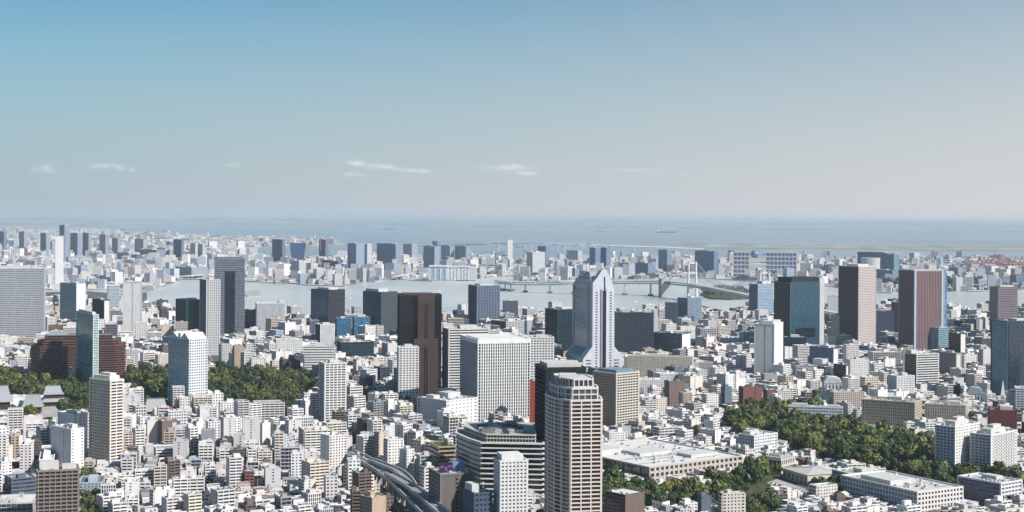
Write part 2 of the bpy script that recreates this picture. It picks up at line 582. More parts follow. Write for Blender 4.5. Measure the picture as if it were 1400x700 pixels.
# ------------------------------------------------------------------ the setting
def sheet(name, pts, z, mat, skirt=0.0, colour=None):
    mb = MB()
    q = polyworld(pts, 0.0)
    if sum(q[i - 1][0] * q[i][1] - q[i][0] * q[i - 1][1] for i in range(len(q))) < 0:
        q.reverse()
    if skirt:
        mb.prism(q, z - skirt, z)
    else:
        mb.add([(*p, z) for p in q], [tuple(range(len(q)))])
    return structure(name, mb, mat, colour)
mb = MB()
mb.add([(-70000, -3000, -4), (70000, -3000, -4), (70000, 95000, -4), (-70000, 95000, -4)], [(0, 1, 2, 3)])
structure('sea', mb, M['water'])
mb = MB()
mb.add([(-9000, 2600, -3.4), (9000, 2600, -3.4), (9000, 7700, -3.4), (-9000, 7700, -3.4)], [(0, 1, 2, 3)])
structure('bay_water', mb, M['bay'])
MAIN = [(-900, 1500), (-900, 402), (0, 401), (120, 398), (186, 404), (196, 412), (212, 424), (238, 438), (330, 440), (352, 436), (420, 440), (500, 438), (600, 442),
        (700, 440), (760, 436), (900, 436), (960, 440), (1020, 434), (1130, 429), (1180, 428), (1300, 428), (1330, 434), (1365, 429), (1500, 424), (2300, 424), (2300, 1500)]
sheet('ground', MAIN, 0.0, M['ground'], 5)
WEST = [(-700, 400.9), (-700, 305), (-100, 307), (70, 309), (150, 313), (215, 319), (320, 323), (470, 329), (470, 334), (345, 338), (300, 343), (330, 349), (465, 351),
        (700, 352), (700, 368), (692, 379), (640, 382.5), (590, 384), (540, 381), (470, 391), (420, 389.5), (400, 387), (340, 384), (250, 381), (205, 398), (120, 397.2), (0, 400)]
sheet('harbour_island', WEST, -0.4, M['island'], 3)
EAST = [(703, 356), (760, 353), (1000, 353), (1250, 353), (1330, 352), (1380, 356), (1420, 362), (1600, 366), (1600, 390), (1350, 398), (1220, 400), (1195, 399), (1120, 389), (1030, 384), (960, 380), (930, 379), (840, 382), (780, 384), (703, 386)]
sheet('waterfront_island', EAST, -0.5, M['island'], 3)
sheet('reclaimed_land', [(836, 335.5), (900, 333.5), (960, 332.5), (1150, 334), (1600, 338.5), (1600, 343.5), (1330, 342.5), (1150, 340), (960, 338.5), (836, 337.5)], -0.6, M['strip'], 3)
sheet('battery_island', [(957, 402), (965, 398), (985, 395), (1010, 397), (1028, 403), (1026, 408), (1000, 409), (972, 408)], 1.5, M['forest_floor'], 5)
sheet('pier_ground', [(331, 399), (345, 396), (357, 397), (356, 404), (338, 405)], -1.0, M['paving'], 3)
# hills on the far side of the bay
for k, (x0, x1, D, h, seed) in enumerate([(-400, 760, 56000, 262, 1), (480, 1800, 62000, 270, 2), (240, 900, 47000, 120, 6), (600, 1100, 44000, 90, 3), (1000, 1700, 42000, 70, 4), (-250, 220, 40000, 80, 5)]):
    r = random.Random(seed)
    mb = MB()
    n = 90
    vs, fs = [], []
    for i in range(n + 1):
        px = x0 + (x1 - x0) * i / n
        X = (px - 700) * D / FPX
        e = min(1, i / 12, (n - i) / 12) ** .5
        hh = h * e * (0.8 + .1 * sin(i * .23 + seed) + .06 * sin(i * .71 + 2 * seed) + .04 * r.random())
        vs += [(X, D, -5), (X, D + D * .05, max(.5, hh) - 3), (X, D + D * .14, -5)]
    for i in range(n):
        fs += [(3 * i, 3 * i + 3, 3 * i + 4, 3 * i + 1), (3 * i + 1, 3 * i + 4, 3 * i + 5, 3 * i + 2)]
    mb.add(vs, fs)
    structure('far_hills', mb, M['farland'])
# parks, lawns, paved yards (sheets just above the ground)
PARKS = [
    [(-60, 585), (-60, 515), (20, 520), (128, 518), (236, 512), (236, 566), (190, 566), (170, 560), (128, 580), (80, 596), (20, 592)],
    [(282, 560), (280, 522), (290, 511), (330, 512), (420, 513), (434, 522), (436, 556), (415, 566), (398, 590), (330, 572)],
    [(984, 588), (1000, 574), (1040, 563), (1110, 566), (1160, 572), (1200, 590), (1290, 622), (1330, 650), (1390, 672), (1395, 690), (1320, 682), (1260, 668), (1200, 650), (1160, 640), (1120, 634), (1084, 620), (1060, 606), (1010, 600)],
    [(824, 700), (824, 664), (850, 668), (900, 682), (950, 672), (1000, 662), (1046, 640), (1060, 668), (1010, 690), (960, 700)],
    [(1040, 640), (1066, 648), (1062, 656), (1034, 654)],
    [(1108, 668), (1128, 656), (1152, 664), (1158, 682), (1146, 690)],
    [(994, 700), (1010, 672), (1044, 672), (1070, 700), (1040, 716)],
    [(104, 668), (112, 650), (132, 652), (144, 672), (142, 720), (106, 720)],
]
for i, q in enumerate(PARKS):
    sheet('park_ground', q, 0.05 + .004 * i, M['lawn'] if i == 0 else M['forest_floor'])
sheet('car_park', [(1048, 660), (1062, 655), (1112, 672), (1104, 681), (1076, 672)], 0.09, M['paving'])
sheet('school_yard', [(1090, 560), (1190, 572), (1250, 590), (1236, 600), (1160, 586), (1086, 572)], 0.10, M['paving'])
sheet('temple_court', [(20, 552), (100, 554), (108, 566), (60, 572), (20, 570)], 0.11, M['paving'])
# avenue that runs down to the park, with lane marks
AV = [(283, 476), (288, 490), (300, 503), (318, 513), (345, 517), (400, 518)]
def strip(name, pts, w, z, mat, zpix=0.0, colour=None):
    P = [ground(x, y, zpix) for x, y in pts]
    mb = MB()
    vs = []
    for i, p in enumerate(P):
        a, b = P[max(0, i - 1)], P[min(len(P) - 1, i + 1)]
        l = sqrt((b[0] - a[0]) ** 2 + (b[1] - a[1]) ** 2)
        nx, ny = -(b[1] - a[1]) / l, (b[0] - a[0]) / l
        vs += [(p[0] + nx * w / 2, p[1] + ny * w / 2, z), (p[0] - nx * w / 2, p[1] - ny * w / 2, z)]
    mb.add(vs, [(2 * i, 2 * i + 1, 2 * i + 3, 2 * i + 2) for i in range(len(P) - 1)])
    return structure(name, mb, mat, colour)
strip('avenue', AV, 34, 0.12, M['asphalt'])
strip('lane_marking', AV, 0.8, 0.126, M['wall'], 0, (.75, .75, .72))
STREET = [(480, 640), (500, 652), (520, 668), (540, 690), (556, 715), (570, 760)]
strip('street', STREET, 20, 0.13, M['asphalt'])
strip('lane_marking', STREET, 0.5, 0.136, M['wall'], 0, (.75, .75, .72))
ROADS = [(AV, 26), (STREET, 16)]

# ------------------------------------------------------------------ landmark towers, near to far
W0, W1, W2, CREAM, TAN, BROWN, GREY = (228, 228, 226), (212, 213, 213), (196, 199, 203), (216, 206, 190), (184, 166, 146), (96, 72, 66), (150, 152, 155)
DK = (26, 32, 40)
# tall cream residential tower with a curved side and a glazed crown
def curved_tower():
    X, Y = ground(779, 745)
    k = Y / FPX
    d = 30
    xr, xl = un(824, 745)[0] * k, un(743, 745)[0] * k
    P = [(X, Y), (xr - 1, Y + 6), (xr - 1, Y + 26), (xr - 6, Y + 52), (X - 8, Y + 62), (xl + 3.5, Y + 58), (xl + 2.2, Y + 46), (xl + 4.4, Y + 32), (xl + 9, Y + 18), (xl + 15, Y + 8)]
    cx, cy = sum(p[0] for p in P) / len(P), sum(p[1] for p in P) / len(P)
    P = [(p[0] - cx, p[1] - cy) for p in P]
    root = thing('apartment_tower', (cx, cy, 0), 0, 'pinkish white residential tower with curved side and stepped glazed crown', 'apartment tower')
    H = topz(780, 549, Y)
    s = ST((228, 215, 205), (40, 34, 35), 3.3, .30, .55, 8.2, 1.0, .6)
    facade(root, P, H, [s] * len(P), 0, True, (205, 200, 192), 1.5)
    H2 = topz(780, 533, Y)
    facade(root, offset(P, -3.2), H2, [ST((226, 220, 214), (60, 70, 82), 3.6, .2, .3, 5.5, .6, .35)] * len(P), H - .3, True, (205, 200, 192), 1.2)
    H3 = topz(780, 521, Y)
    Q = offset(P, -7)
    facade(root, Q, H3, [ST((222, 216, 210), (52, 56, 60), 4, .3, .3, 4, .8, .35)] * len(P), H2 - .3, True, (214, 210, 204), .8)
    roof_kit(root, 22, 24, H3, random.Random(2), 6, [(-8, 7, -9, 8, 2.6)])
    register(root, cx, cy, 0, xr - xl, d + 12, H2, 'the curved cream tower')
    return root
curved_tower()
tower('office_tower', 'near black green glass tower hidden behind the curved cream tower', 'office tower', (736, 744, 800, 506, 690), ST((22, 34, 34), (16, 34, 34), 4, .25, .12, 4.5, .3, .2), None, 12, 42, None, 'the black green tower', (120, 124, 122), 12,
      [(-.42, .42, -.38, .38, 5.5)], 2.5, True, None, (200, 200, 196))
tower('apartment_tower', 'beige grey residential tower with glazed rooftop and balconies on each storey', 'apartment tower', (812, 842, 872, 512, 596), ST((205, 199, 190), (48, 52, 58), 3.2, .42, 1.1, 4.6, 1.0, .6), ST((176, 162, 146), (60, 52, 48), 3.2, .5, .4, 3.4, .8, .5), 42, None, None, 'the beige balcony tower', (180, 176, 160), 5, [(-.4, .4, -.4, .4, 4.5)], 1.6, True, None, (120, 140, 158))
tower('apartment_tower', 'white residential block with chamfered shoulders below the wide banded offices', 'apartment tower', (669, 683, 721, 632, 745), ST((226, 226, 224), (40, 46, 54), 3.1, .55, .2, 3.4, 1.5, .3), None, 14, 22, None, 'the white chamfered block', (218, 218, 216), 5, [(-.42, .35, -.4, .4, 5.5)], 1.3, True, None, (226, 226, 224))
tower('office_building', 'dark blue grey building with a stepped roof beside the white chamfered block', 'office building', (632, 648, 672, 676, 745), ST((70, 84, 104), (34, 42, 56), 3.8, .6, .2, 3.5, 1.8, .25), ST((74, 90, 116), DK, 3.8, .6, .2, solid=True), 24, None, None, 'the blue grey building', (110, 120, 134), 3, [(-.5, -.1, -.3, .3, 7)])
# wide office block with overhanging white slabs
def slab_office():
    X, Y = ground(658, 690)
    k = Y / FPX
    a, b = (742 - 658) * k, 92
    P = [(0, 0), (a, -4), (a, b), (-26, b + 2), (-25, b - 34), (-13, 26)]
    cx, cy = a / 2 - 10, b / 2
    P = [(p[0] - cx, p[1] - cy) for p in P]
    root = thing('office_building', (X + cx, Y + cy, 0), 0, 'wide office block with white overhanging slabs, dark glass and a cluttered roof', 'office building')
    H = topz(658, 606, Y)
    facade(root, P, H, [ST((226, 226, 222), (24, 32, 36), 4.6, .20, 1.3, 0)] * len(P), 0, True, (190, 190, 186), 1.2)
    up = offset(P, -7)
    facade(root, up, H + 7, [ST((205, 203, 190), (40, 44, 46), 3.5, .25, .5, 3, .35, .2)] * len(P), H - .3, True, (196, 196, 190), 1)
    rr = random.Random(5)
    for j in range(26):
        w = rr.uniform(3, 11)
        x, y = rr.uniform(-.36, .36) * a, rr.uniform(-.34, .36) * b
        p = MB()
        p.box(x - w / 2, x + w / 2, y - 2.5, y + 2.5, H + 6.95 + j * .002, H + 7 + rr.uniform(1.5, 4))
        p.build('cooling_unit', M['metal'], root, lin(rr.choice(((190, 190, 188), (70, 74, 78), (130, 132, 134)))))
    register(root, X + cx, Y + cy, 0, a + 30, b, H, 'the white slab offices')
slab_office()
def planted_building():
    X, Y, yaw, a, b, H = place((580, 600, 622, 612, 660), 20, 34)
    root = thing('office_building', (X, Y, 0), yaw, 'golden banded terrace building with a planted roof garden', 'office building')
    facade(root, rect(a, b), H, [ST((172, 158, 130), (44, 38, 34), 4.2, .34, .9, 0)] * 4, 0, True, (84, 92, 56), 1.2)
    rr = random.Random(3)
    g = MB()
    for j in range(300):
        x, y, z = rr.uniform(-.45, .45) * a, rr.uniform(-.45, .45) * b, H + rr.random() ** 1.5 * 3.5
        q = [mathutils.Vector((rr.uniform(-1, 1), rr.uniform(-1, 1), rr.uniform(-.8, .8))) for _ in range(4)]
        g.add([(x + v.x, y + v.y, z + v.z) for v in q[:3]], [(0, 1, 2)])
    g.build('roof_foliage', M['leaf'], root, (.07, .10, .025))
    p = MB()
    p.box(.28 * a, .48 * a, -.1 * b, .3 * b, H - .05, H + 6)
    p.build('plant_room', M['wall'], root, lin((200, 196, 190)))
    register(root, X, Y, yaw, a, b, H, 'the golden terrace building')
planted_building()
def billboard_block():
    root, a, b, H = tower('office_building', 'grey brown block with a purple rooftop billboard and few windows', 'office building', (590, 602, 648, 650, 724), ST((112, 106, 102), DK, 3.6, .9, .1, solid=True, strip=.48), ST((128, 126, 126), (50, 52, 58), 3.4, .5, .4, 3, 1.2, .3), 20, 34, None, 'the billboard block', (196, 194, 188), 6, [(-.1, .1, .1, .3, 3)])
    p = MB()
    p.box(-.42 * a, -.04 * a, -.2 * b, -.14 * b, H + 1.2, H + 9)
    s = p.build('billboard', M['metal'], root, lin((56, 40, 82)), 'purple billboard with pink shapes')
    m2 = MB()
    for u in (-.36, -.1):
        m2.box(u * a - .2, u * a + .2, -.14 * b, -.08 * b, H - .1, H + 8)
    m2.build('billboard_frame', M['metal'], root, lin((90, 90, 92)))
    d = MB()
    for u, v, w, h in ((-.36, 5.5, 3, 2.2), (-.24, 3.8, 2.4, 3.4), (-.12, 5.8, 3.2, 1.6)):
        d.box(u * a - w / 2, u * a + w / 2, -.2 * b - .06, -.2 * b + .02, H + v - h / 2, H + v + h / 2)
    d.build('print', M['metal'], s, lin((128, 88, 130)))
    p = MB()
    p.box(.02 * a, .42 * a, .05 * b, .35 * b, H - .05, H + 7)
    p.build('plant_room', M['wall'], root, lin((112, 140, 176)), 'pale blue rooftop housing')
billboard_block()
tower('office_tower', 'large white office slab with dense vertical fins and a plain white cap', 'office tower', (629, 653, 724, 470, 585), ST((234, 234, 232), (40, 54, 64), 3.9, .17, .25, 3.1, 1.35, .6), ST((200, 204, 210), (44, 54, 70), 3.9, .12, .1, 3.0, .5, .3), 18, None, None, 'the white finned slab', (222, 222, 220), 4,
      [(-.46, .42, -.42, .30, 6)], 5.5, True, (226, 226, 224), (226, 226, 224))
tower('office_building', 'white block with a grid of small windows right behind the finned slab', 'office building', (716, None, 757, 462, 552), ST((220, 220, 218), (52, 56, 62), 3.6, .5, .3, 4.4, 1.6, .35), None, 8, 40, None, 'the white grid block', (210, 210, 208), 6)
tower('office_building', 'small red brick clad block squeezed between finned slab and black tower', 'office building', (724, None, 738, 522, 590), ST((170, 74, 62), (70, 40, 40), 3.4, .7, .12, 3.2, 1.8, .16), None, 0, 16, None, 'the red block', (180, 120, 110), 1)
tower('office_building', 'white office slab with striped storeys and a fluted top storey', 'office building', (602, 613, 668, 451, 560), ST((220, 220, 217), (44, 50, 58), 3.7, .5, .4, 0), ST((222, 218, 212), DK, 3.7, .5, .4, solid=True), 16, 38, None, 'the white striped slab', (206, 206, 204), 6)
tower('apartment_tower', 'slender white apartment tower with five columns of square windows', 'apartment tower', (541, 545, 572, 476, 566), ST((230, 230, 228), (40, 44, 50), 3.3, .5, .25, 4.2, 1.9, .3), ST((150, 160, 168), DK, 3.3, .5, .2, solid=True), 10, 24, None, 'the slender white tower', (224, 224, 222), 4)
tower('office_building', 'white department block with a grey shaded side and cluttered terraces', 'office building', (574, 610, 652, 549, 598), ST((224, 224, 222), (70, 76, 86), 4.4, .7, .2, 6, 4.4, .25), ST((206, 208, 214), (60, 68, 80), 4.4, .72, .2, 5, 3.8, .25), 44, None, None, 'the white department block', (220, 220, 218), 10, [(-.1, .3, -.1, .3, 7), (-.4, -.2, .1, .4, 4)])  # left wall greyed to put its shade into the colour
tower('office_building', 'low grey windowless box above the expressway bend', 'office building', (524, 541, 566, 578, 604), ST((150, 150, 152), DK, 4, .9, .1, solid=True), ST((158, 158, 160), DK, 4, .9, .15, 8, 1, .1), 34, None, None, 'the grey windowless box', (196, 196, 196), 4)
# brown twin layered tower
def brown_tower():
    X, Y, yaw, a, b, H = place((545, None, 603, 405, 560), 4, 44)
    root = thing('office_tower', (X, Y, 0), yaw, 'dark brown tower with a central ribbed shaft and black glass wings', 'office tower')
    gl = ST((40, 34, 36), (18, 20, 26), 3.8, .22, .12, 2.4, .35, .22)
    facade(root, rect(a, b), H, [gl] * 4, 0, True, (92, 84, 82), 2.2)
    k = a / 58
    bw = ST((92, 70, 66), DK, 3.8, .9, .15, solid=True)
    for (x0, x1, d, h, nm) in ((-4, 19, 5, H + 1.5, 'shaft'), (-9.5, 23.5, 8.5, topz(575, 461, Y), 'lower_shaft')):
        m_ = MB()
        m_.box(x0 * k, x1 * k, -b / 2 - d, -b / 2 + .6, 0, h)
        s_ = m_.build(nm, M['wall'], root, lin((78, 62, 59)))
        f_ = MB()
        n = 9
        for j in range(n):
            u = x0 * k + (x1 - x0) * k * (j + .5) / n
            f_.box(u - .35, u + .35, -b / 2 - d - .45, -b / 2 - d + .1, 0.5, h - 6)
        f_.build('rib', M['wall'], s_, lin((92, 74, 69)))
        g_ = MB()
        c = (x0 + x1) / 2 * k
        g_.box(c - 2.4, c + 2.4, -b / 2 - d - .2, -b / 2 - d + .1, 4, h - 12)
        g_.build('window_strip', M['glass'], s_, lin((22, 20, 24)))
    roof_kit(root, a, b, H, random.Random(4), 5, [(-.4 * a, .3 * a, -.3 * b, .3 * b, 3.5)], (90, 76, 72))
    register(root, X, Y, yaw, a, b + 14, H, 'the dark brown tower')
brown_tower()
# stepped super tower: rocket-like end elevation extruded along the block
def stepped_tower():
    X, Y, yaw, a, b, _ = place((796, 797, 853, 486, 520), 17, 92)
    root = thing('office_tower', (X, Y, 0), yaw, 'stepped grey blue super tower shaped like a rocket with flared foot', 'office tower')
    z = lambda py: topz(824, py, Y)
    prof = [(-1, 0), (-1, z(487)), (-.55, z(470)), (-.55, z(385)), (-.36, z(379)), (-.12, z(368.5)), (0, z(366)), (.12, z(368.5)), (.32, z(379)), (.50, z(394)), (.52, z(471)), (1, z(487)), (1, 0)]
    h = a / 2
    mb = MB()
    n = len(prof)
    front, back = -b / 2, b / 2
    def sec(y, pr):
        return [(u * h, y, zz) for u, zz in pr]
    # end wall piece (thin, full profile) and main slab slightly lower
    vs = sec(front, prof) + sec(front + 14, prof)
    fs = [tuple(range(n))[::-1], tuple(range(n, 2 * n))] + [(i, (i + 1) % n, (i + 1) % n + n, i + n) for i in range(n)]
    mb.add(vs, [f[::-1] if len(f) == 4 else f for f in fs])
    mb.build('end_wall', M['wall'], root, lin((208, 210, 217)))
    low = [(-1, 0), (-1, z(487)), (-.62, z(473)), (-.62, z(389)), (-.52, z(385)), (-.5, z(381)), (.44, z(381)), (.46, z(394)), (.5, z(471)), (1, z(487)), (1, 0)]
    mb = MB()
    m_ = len(low)
    vs = sec(front + 14, low) + sec(back, low)
    mb.add(vs, [tuple(range(m_))[::-1], tuple(range(m_, 2 * m_))] + [((i + 1) % m_, i, i + m_, (i + 1) % m_ + m_) for i in range(m_)])
    mb.build('wall', M['wall'], root, lin((200, 203, 208)))
    for j, (y0, y1, u0, u1, h0) in enumerate(((front + 24, back - 8, -.45, .36, 5.5), (front + 34, back - 22, -.36, .2, 9), (front + 42, back - 30, -.3, .1, 12))):
        p = MB()
        p.box(u0 * h, u1 * h, y0, y1, z(381) - .2, z(381) + h0)
        p.build('plant_room', M['wall'], root, lin((172, 178, 190)))
    for y0 in (front + 27, front + 60):
        p = MB()
        p.tube((-.28 * h, y0, z(381) + 12), (-.28 * h, y0, z(381) + 20), .5)
        p.build('mast', M['metal'], root, lin((190, 190, 195)))
    # long side: white slots between recessed bands
    g = MB()
    g.box(-.62 * h - .25, -.62 * h + 1, front + 18, back - 6, z(466), z(393))
    g.build('glazing', M['glass'], root, lin((70, 82, 104)))
    t = MB()
    t.box(-.62 * h - 1.6, -.62 * h - .05, front + 18, back - 6, 0, 1.7)
    me = t.mesh('floor_band', M['wall'])
    k = int((z(393) - z(466)) / 4.2)
    for j in range(k):
        link('floor_band', me, root, lin((198, 202, 212)), None, (0, 0, z(466) + 4.2 * j + 1.5))
    for y0 in (front + 14.2, back - 7):
        p = MB()
        p.box(-.62 * h - 2, -.62 * h - .1, y0, y0 + 4.5, z(470), z(389))
        p.build('pier', M['wall'], root, lin((190, 195, 204)))
    # flat dark panel on the flare for the shade of the atrium recess
    p = MB()
    x0, x1 = -1 * h, -.62 * h
    z0, z1 = z(487), z(473)
    f = lambda x, o: z0 + (z1 - z0) * (x - x0) / (x1 - x0) + o
    xa, xb = x0 + (x1 - x0) * .18, x0 + (x1 - x0) * .96
    p.add([(xa, front + 22, f(xa, .35)), (xb, front + 22, f(xb, .35)), (xb, back - 12, f(xb, .35)), (xa, back - 12, f(xa, .35))], [(0, 3, 2, 1), (0, 1, 2, 3)][1:])
    p.build('atrium_glass', M['glass'], root, lin((26, 36, 58)))
    # end elevation: dark central slot with shaft, and window columns
    p = MB()
    p.box(-.07 * h, .10 * h, front - .35, front + .2, 0, z(396))
    p.build('window_strip', M['glass'], root, lin((20, 24, 40)))
    p = MB()
    p.box(-.01 * h, .055 * h, front - .3, front + .2, z(396), z(377))
    p.build('window_strip', M['glass'], root, lin((30, 36, 56)))
    p = MB()
    p.box(-.16 * h, -.075 * h, front - 1.3, front + .2, 0, z(394))
    p.build('shaft', M['wall'], root, lin((150, 150, 172)))
    p = MB()
    p.box(.105 * h, .19 * h, front - .9, front + .2, 0, z(392))
    p.build('shaft', M['wall'], root, lin((214, 216, 220)))
    for u in (-.36, .33):
        p = MB()
        zz = 8
        while zz < z(398):
            p.box(u * h - 1.7, u * h + 1.7, front - .14, front + .2, zz, zz + 2.0)
            zz += 4.6
        p.build('window_strip', M['glass'], root, lin((44, 48, 64)))
    for u in (-.74, .62):
        for j in range(6):
            p = MB()
            p.box(u * h - 4.5, u * h + 4.5, front - .12, front + .2, 6 + j * 5.2, 7.8 + j * 5.2)
            p.build('window_band', M['glass'], root, lin((40, 44, 58)))
    register(root, X, Y, yaw, a, b, z(440), 'the rocket shaped tower')
stepped_tower()

# ---- left side
def gabled_tower():
    R = ST((226, 228, 228), (44, 56, 66), 3.6, .5, .25, 3.3, 1.6, .3)
    L = ST((190, 206, 214), (98, 134, 152), 3.6, .24, .25, 5.2, .6, .3)
    root, a, b, H = tower('hotel_tower', 'white and blue glass hotel tower with twin gabled roof crowns', 'hotel tower', (230, 258, 283, 465, 564), R, L, 42, None, None, 'the gabled hotel tower', (214, 216, 214), 2, [], .8, True, (196, 214, 222))
    for ox, oy, la, lb, alongx in ((.0, -.27, a * .98, b * .40, True), (.0, .27, a * .98, b * .40, True)):
        g = MB()
        g.gable(-la / 2, la / 2, oy * b - lb / 2, oy * b + lb / 2, H + 1.2, H + 9.5, .2)
        g.build('gable_roof', M['roof'], root, lin((216, 220, 218)))
    for sx in (-1, 1):
        p = MB()
        p.box(sx * a * .45 - .6, sx * a * .45 + .6, -.06 * b, .06 * b, H, H + 8)
        p.build('finial', M['wall'], root, lin((220, 224, 226)))
gabled_tower()
tower('apartment_tower', 'cream brown residential tower with open top loggia and balcony stacks', 'apartment tower', (123, 150, 167, 522, 640), ST((230, 222, 214), (52, 48, 46), 3.2, .42, 1.0, 7, 1.1, .5), ST((222, 206, 190), (52, 46, 44), 3.2, .5, .4, 3.8, 1.7, .5), 52, None, None, 'the cream loggia tower', (214, 208, 200), 4, [(-.4, .4, -.4, .4, 5.5), (-.2, .3, -.3, .2, 8)], 2, True, (216, 206, 192), (226, 220, 212))
tower('apartment_building', 'brown block with two columns of balconies and dark recesses', 'apartment building', (52, None, 106, 644, 745), ST((142, 130, 124), (52, 50, 52), 3.1, .3, .7, 4.2, .7, .6), None, 2, 24, None, 'the brown balcony block', (168, 160, 154), 3, [(-.45, .02, -.2, .3, 6), (.1, .45, -.3, .3, 3)])
tower('apartment_building', 'white slab with a windowless shade-grey flank and one dark slot', 'apartment building', (70, 97, 114, 588, 652), ST((230, 230, 230), (60, 64, 70), 3.2, .7, .2, 5, 4.2, .25), ST((206, 208, 216), (40, 44, 54), 3.2, .9, .1, solid=True, strip=.62), 48, None, None, 'the white blank slab', (222, 220, 205), 3)  # left wall colour holds the shade of a white face
tower('apartment_building', 'taller white slab with small windows right behind the blank slab', 'apartment building', (79, 100, 124, 568, 632), ST((228, 228, 228), (70, 74, 80), 3.2, .66, .15, 4.4, 3.2, .2), ST((208, 210, 216), DK, 3.2, .9, .1, solid=True, strip=.4), 45, None, None, 'the taller white slab', (220, 220, 216), 4)
tower('office_tower', 'slim teal glass tower with white floor edges before the brown roofed complex', 'office tower', (104, 127, 134, 431, 536), ST((214, 222, 220), (90, 128, 134), 3.8, .34, .35, 4, .5, .3), ST((140, 178, 176), (58, 112, 116), 3.8, .30, .2, 0), 30, None, None, 'the teal glass tower', (180, 200, 196), 2, [(-.4, .3, -.4, .4, 4)])
def brown_complex():
    s = ST((104, 72, 66), (30, 22, 24), 3.6, .5, .3, 0)
    X, Y, yaw, a, b, H = place((44, None, 168, 474, 524), -3, 70)
    root = thing('office_building', (X, Y, 0), yaw, 'long reddish brown building with stepped cut corners and banded storeys', 'office building')
    c = 15
    P = [(-a / 2 + c, -b / 2), (a / 2 - c, -b / 2), (a / 2, -b / 2 + c), (a / 2, b / 2), (-a / 2, b / 2), (-a / 2, -b / 2 + c)]
    facade(root, P, H, [s] * 6, 0, True, (104, 80, 76), 1.5)
    facade(root, offset(P, -9), H + 8, [s] * 6, H - .3, True, (112, 88, 84), 1)
    facade(root, [(-a * .36, -b * .2), (a * .36, -b * .2), (a * .36, b * .3), (-a * .36, b * .3)], H + 16, [s] * 4, H + 7.7, True, (150, 140, 136), 1)
    p = MB()
    p.gable(-a * .34, -a * .12, -b * .15, b * .2, H + 17.2, H + 24, .3, 1)
    p.build('hipped_roof', M['tile'], root, lin((150, 160, 165)))
    register(root, X, Y, yaw, a, b, H, 'the long brown building')
brown_complex()
tower('office_building', 'big grey office slab with a fine window grid and cluttered roof', 'office building', (-40, None, 58, 368, 470), ST((186, 189, 194), (86, 92, 104), 3.9, .42, .25, 3.2, .6, .4), None, -3, 60, None, 'the big grey grid slab', (150, 150, 152), 12, [(-.3, .3, -.3, .3, 6), (.32, .45, -.2, .2, 4)], 1.6)
tower('office_tower', 'dark grey tower with a recessed black glass strip down its face', 'office tower', (294, None, 334, 355, 470), ST((128, 135, 146), (66, 76, 92), 3.9, .42, .2, 0), None, 3, 46, None, 'the dark grey tower', (110, 114, 120), 3, [(-.46, .46, -.4, .4, 5)], 1.5, True, None, (112, 120, 130))
_r = LAND[-1]
p = MB()
p.box(-.17 * _r['a'], .17 * _r['a'], -_r['b'] / 2 - .9, -_r['b'] / 2 + .2, 10, _r['H'] - 24)
p.build('window_strip', M['glass'], _r['root'], lin((20, 26, 36)))
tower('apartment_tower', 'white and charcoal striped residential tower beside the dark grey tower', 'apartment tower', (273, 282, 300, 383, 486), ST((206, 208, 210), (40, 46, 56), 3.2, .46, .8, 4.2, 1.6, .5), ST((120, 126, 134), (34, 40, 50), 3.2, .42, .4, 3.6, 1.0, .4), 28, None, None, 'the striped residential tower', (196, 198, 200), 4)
tower('office_building', 'blackish block with a dark teal glass front', 'office building', (240, 254, 274, 411, 468), ST((30, 62, 70), (18, 58, 68), 4, .26, .15, 0), ST((48, 50, 56), (32, 34, 42), 4, .5, .2, 4, .6, .3), 32, None, None, 'the dark teal block', (120, 124, 124), 6)
tower('office_building', 'pale silver office block with fine vertical fins and a stair tower', 'office building', (351, None, 389, 415, 460), ST((224, 226, 230), (120, 130, 144), 3.8, .16, .1, 2.6, 1.1, .5), None, 5, 34, None, 'the silver finned block', (206, 208, 210), 2, [(.3, .5, -.4, .2, 7)])
tower('office_building', 'small dark slab tucked between the grey tower and the silver block', 'office building', (334, None, 351, 424, 458), ST((52, 58, 68), (38, 44, 56), 3.8, .3, .15, 3.2, .6, .3), None, 2, 30, None, None, (90, 94, 100), 2)
tower('office_tower', 'teal and black office tower with antennas on its roof', 'office tower', (425, 449, 471, 397, 462), ST((60, 62, 70), (44, 48, 58), 3.9, .36, .2, 3, .5, .3), ST((54, 104, 122), (36, 96, 116), 3.9, .12, .1, 3, .25, .15), 46, None, None, 'the teal and black tower', (120, 124, 128), 8, [(-.3, .3, -.3, .3, 5)])
tower('office_tower', 'two toned tower of teal glass and slate grey with a jagged roofline', 'office tower', (496, 521, 543, 400, 470), ST((84, 92, 100), (48, 58, 68), 3.8, .38, .2, 3, .8, .3), ST((34, 90, 104), (22, 78, 92), 3.8, .1, .1, 3, .25, .15), 44, None, None, 'the two toned teal tower', (130, 134, 136), 8, [(-.45, .1, -.3, .4, 7), (-.2, .4, -.1, .4, 4)])
tower('office_building', 'bright blue mirror glass block with a sloped neighbour', 'office building', (480, 484, 506, 434, 470), ST((96, 138, 164), (58, 106, 138), 3.8, .1, .1, 3, .2, .12), None, 14, 26, None, 'the blue mirror block', (110, 150, 176), 2)
tower('office_building', 'low blue glass wedge joined to the blue mirror block', 'office building', (455, 460, 479, 436, 472), ST((84, 124, 154), (50, 96, 132), 3.8, .1, .1, 3, .2, .12), None, 14, 26, None, None, (90, 130, 160), 1)
tower('office_building', 'wide dark green glass office block with banded storeys', 'office building', (457, 466, 511, 469, 506), ST((52, 66, 72), (24, 46, 56), 3.8, .3, .2, 6, .4, .25), None, 18, 40, None, 'the dark green office block', (150, 152, 150), 8)
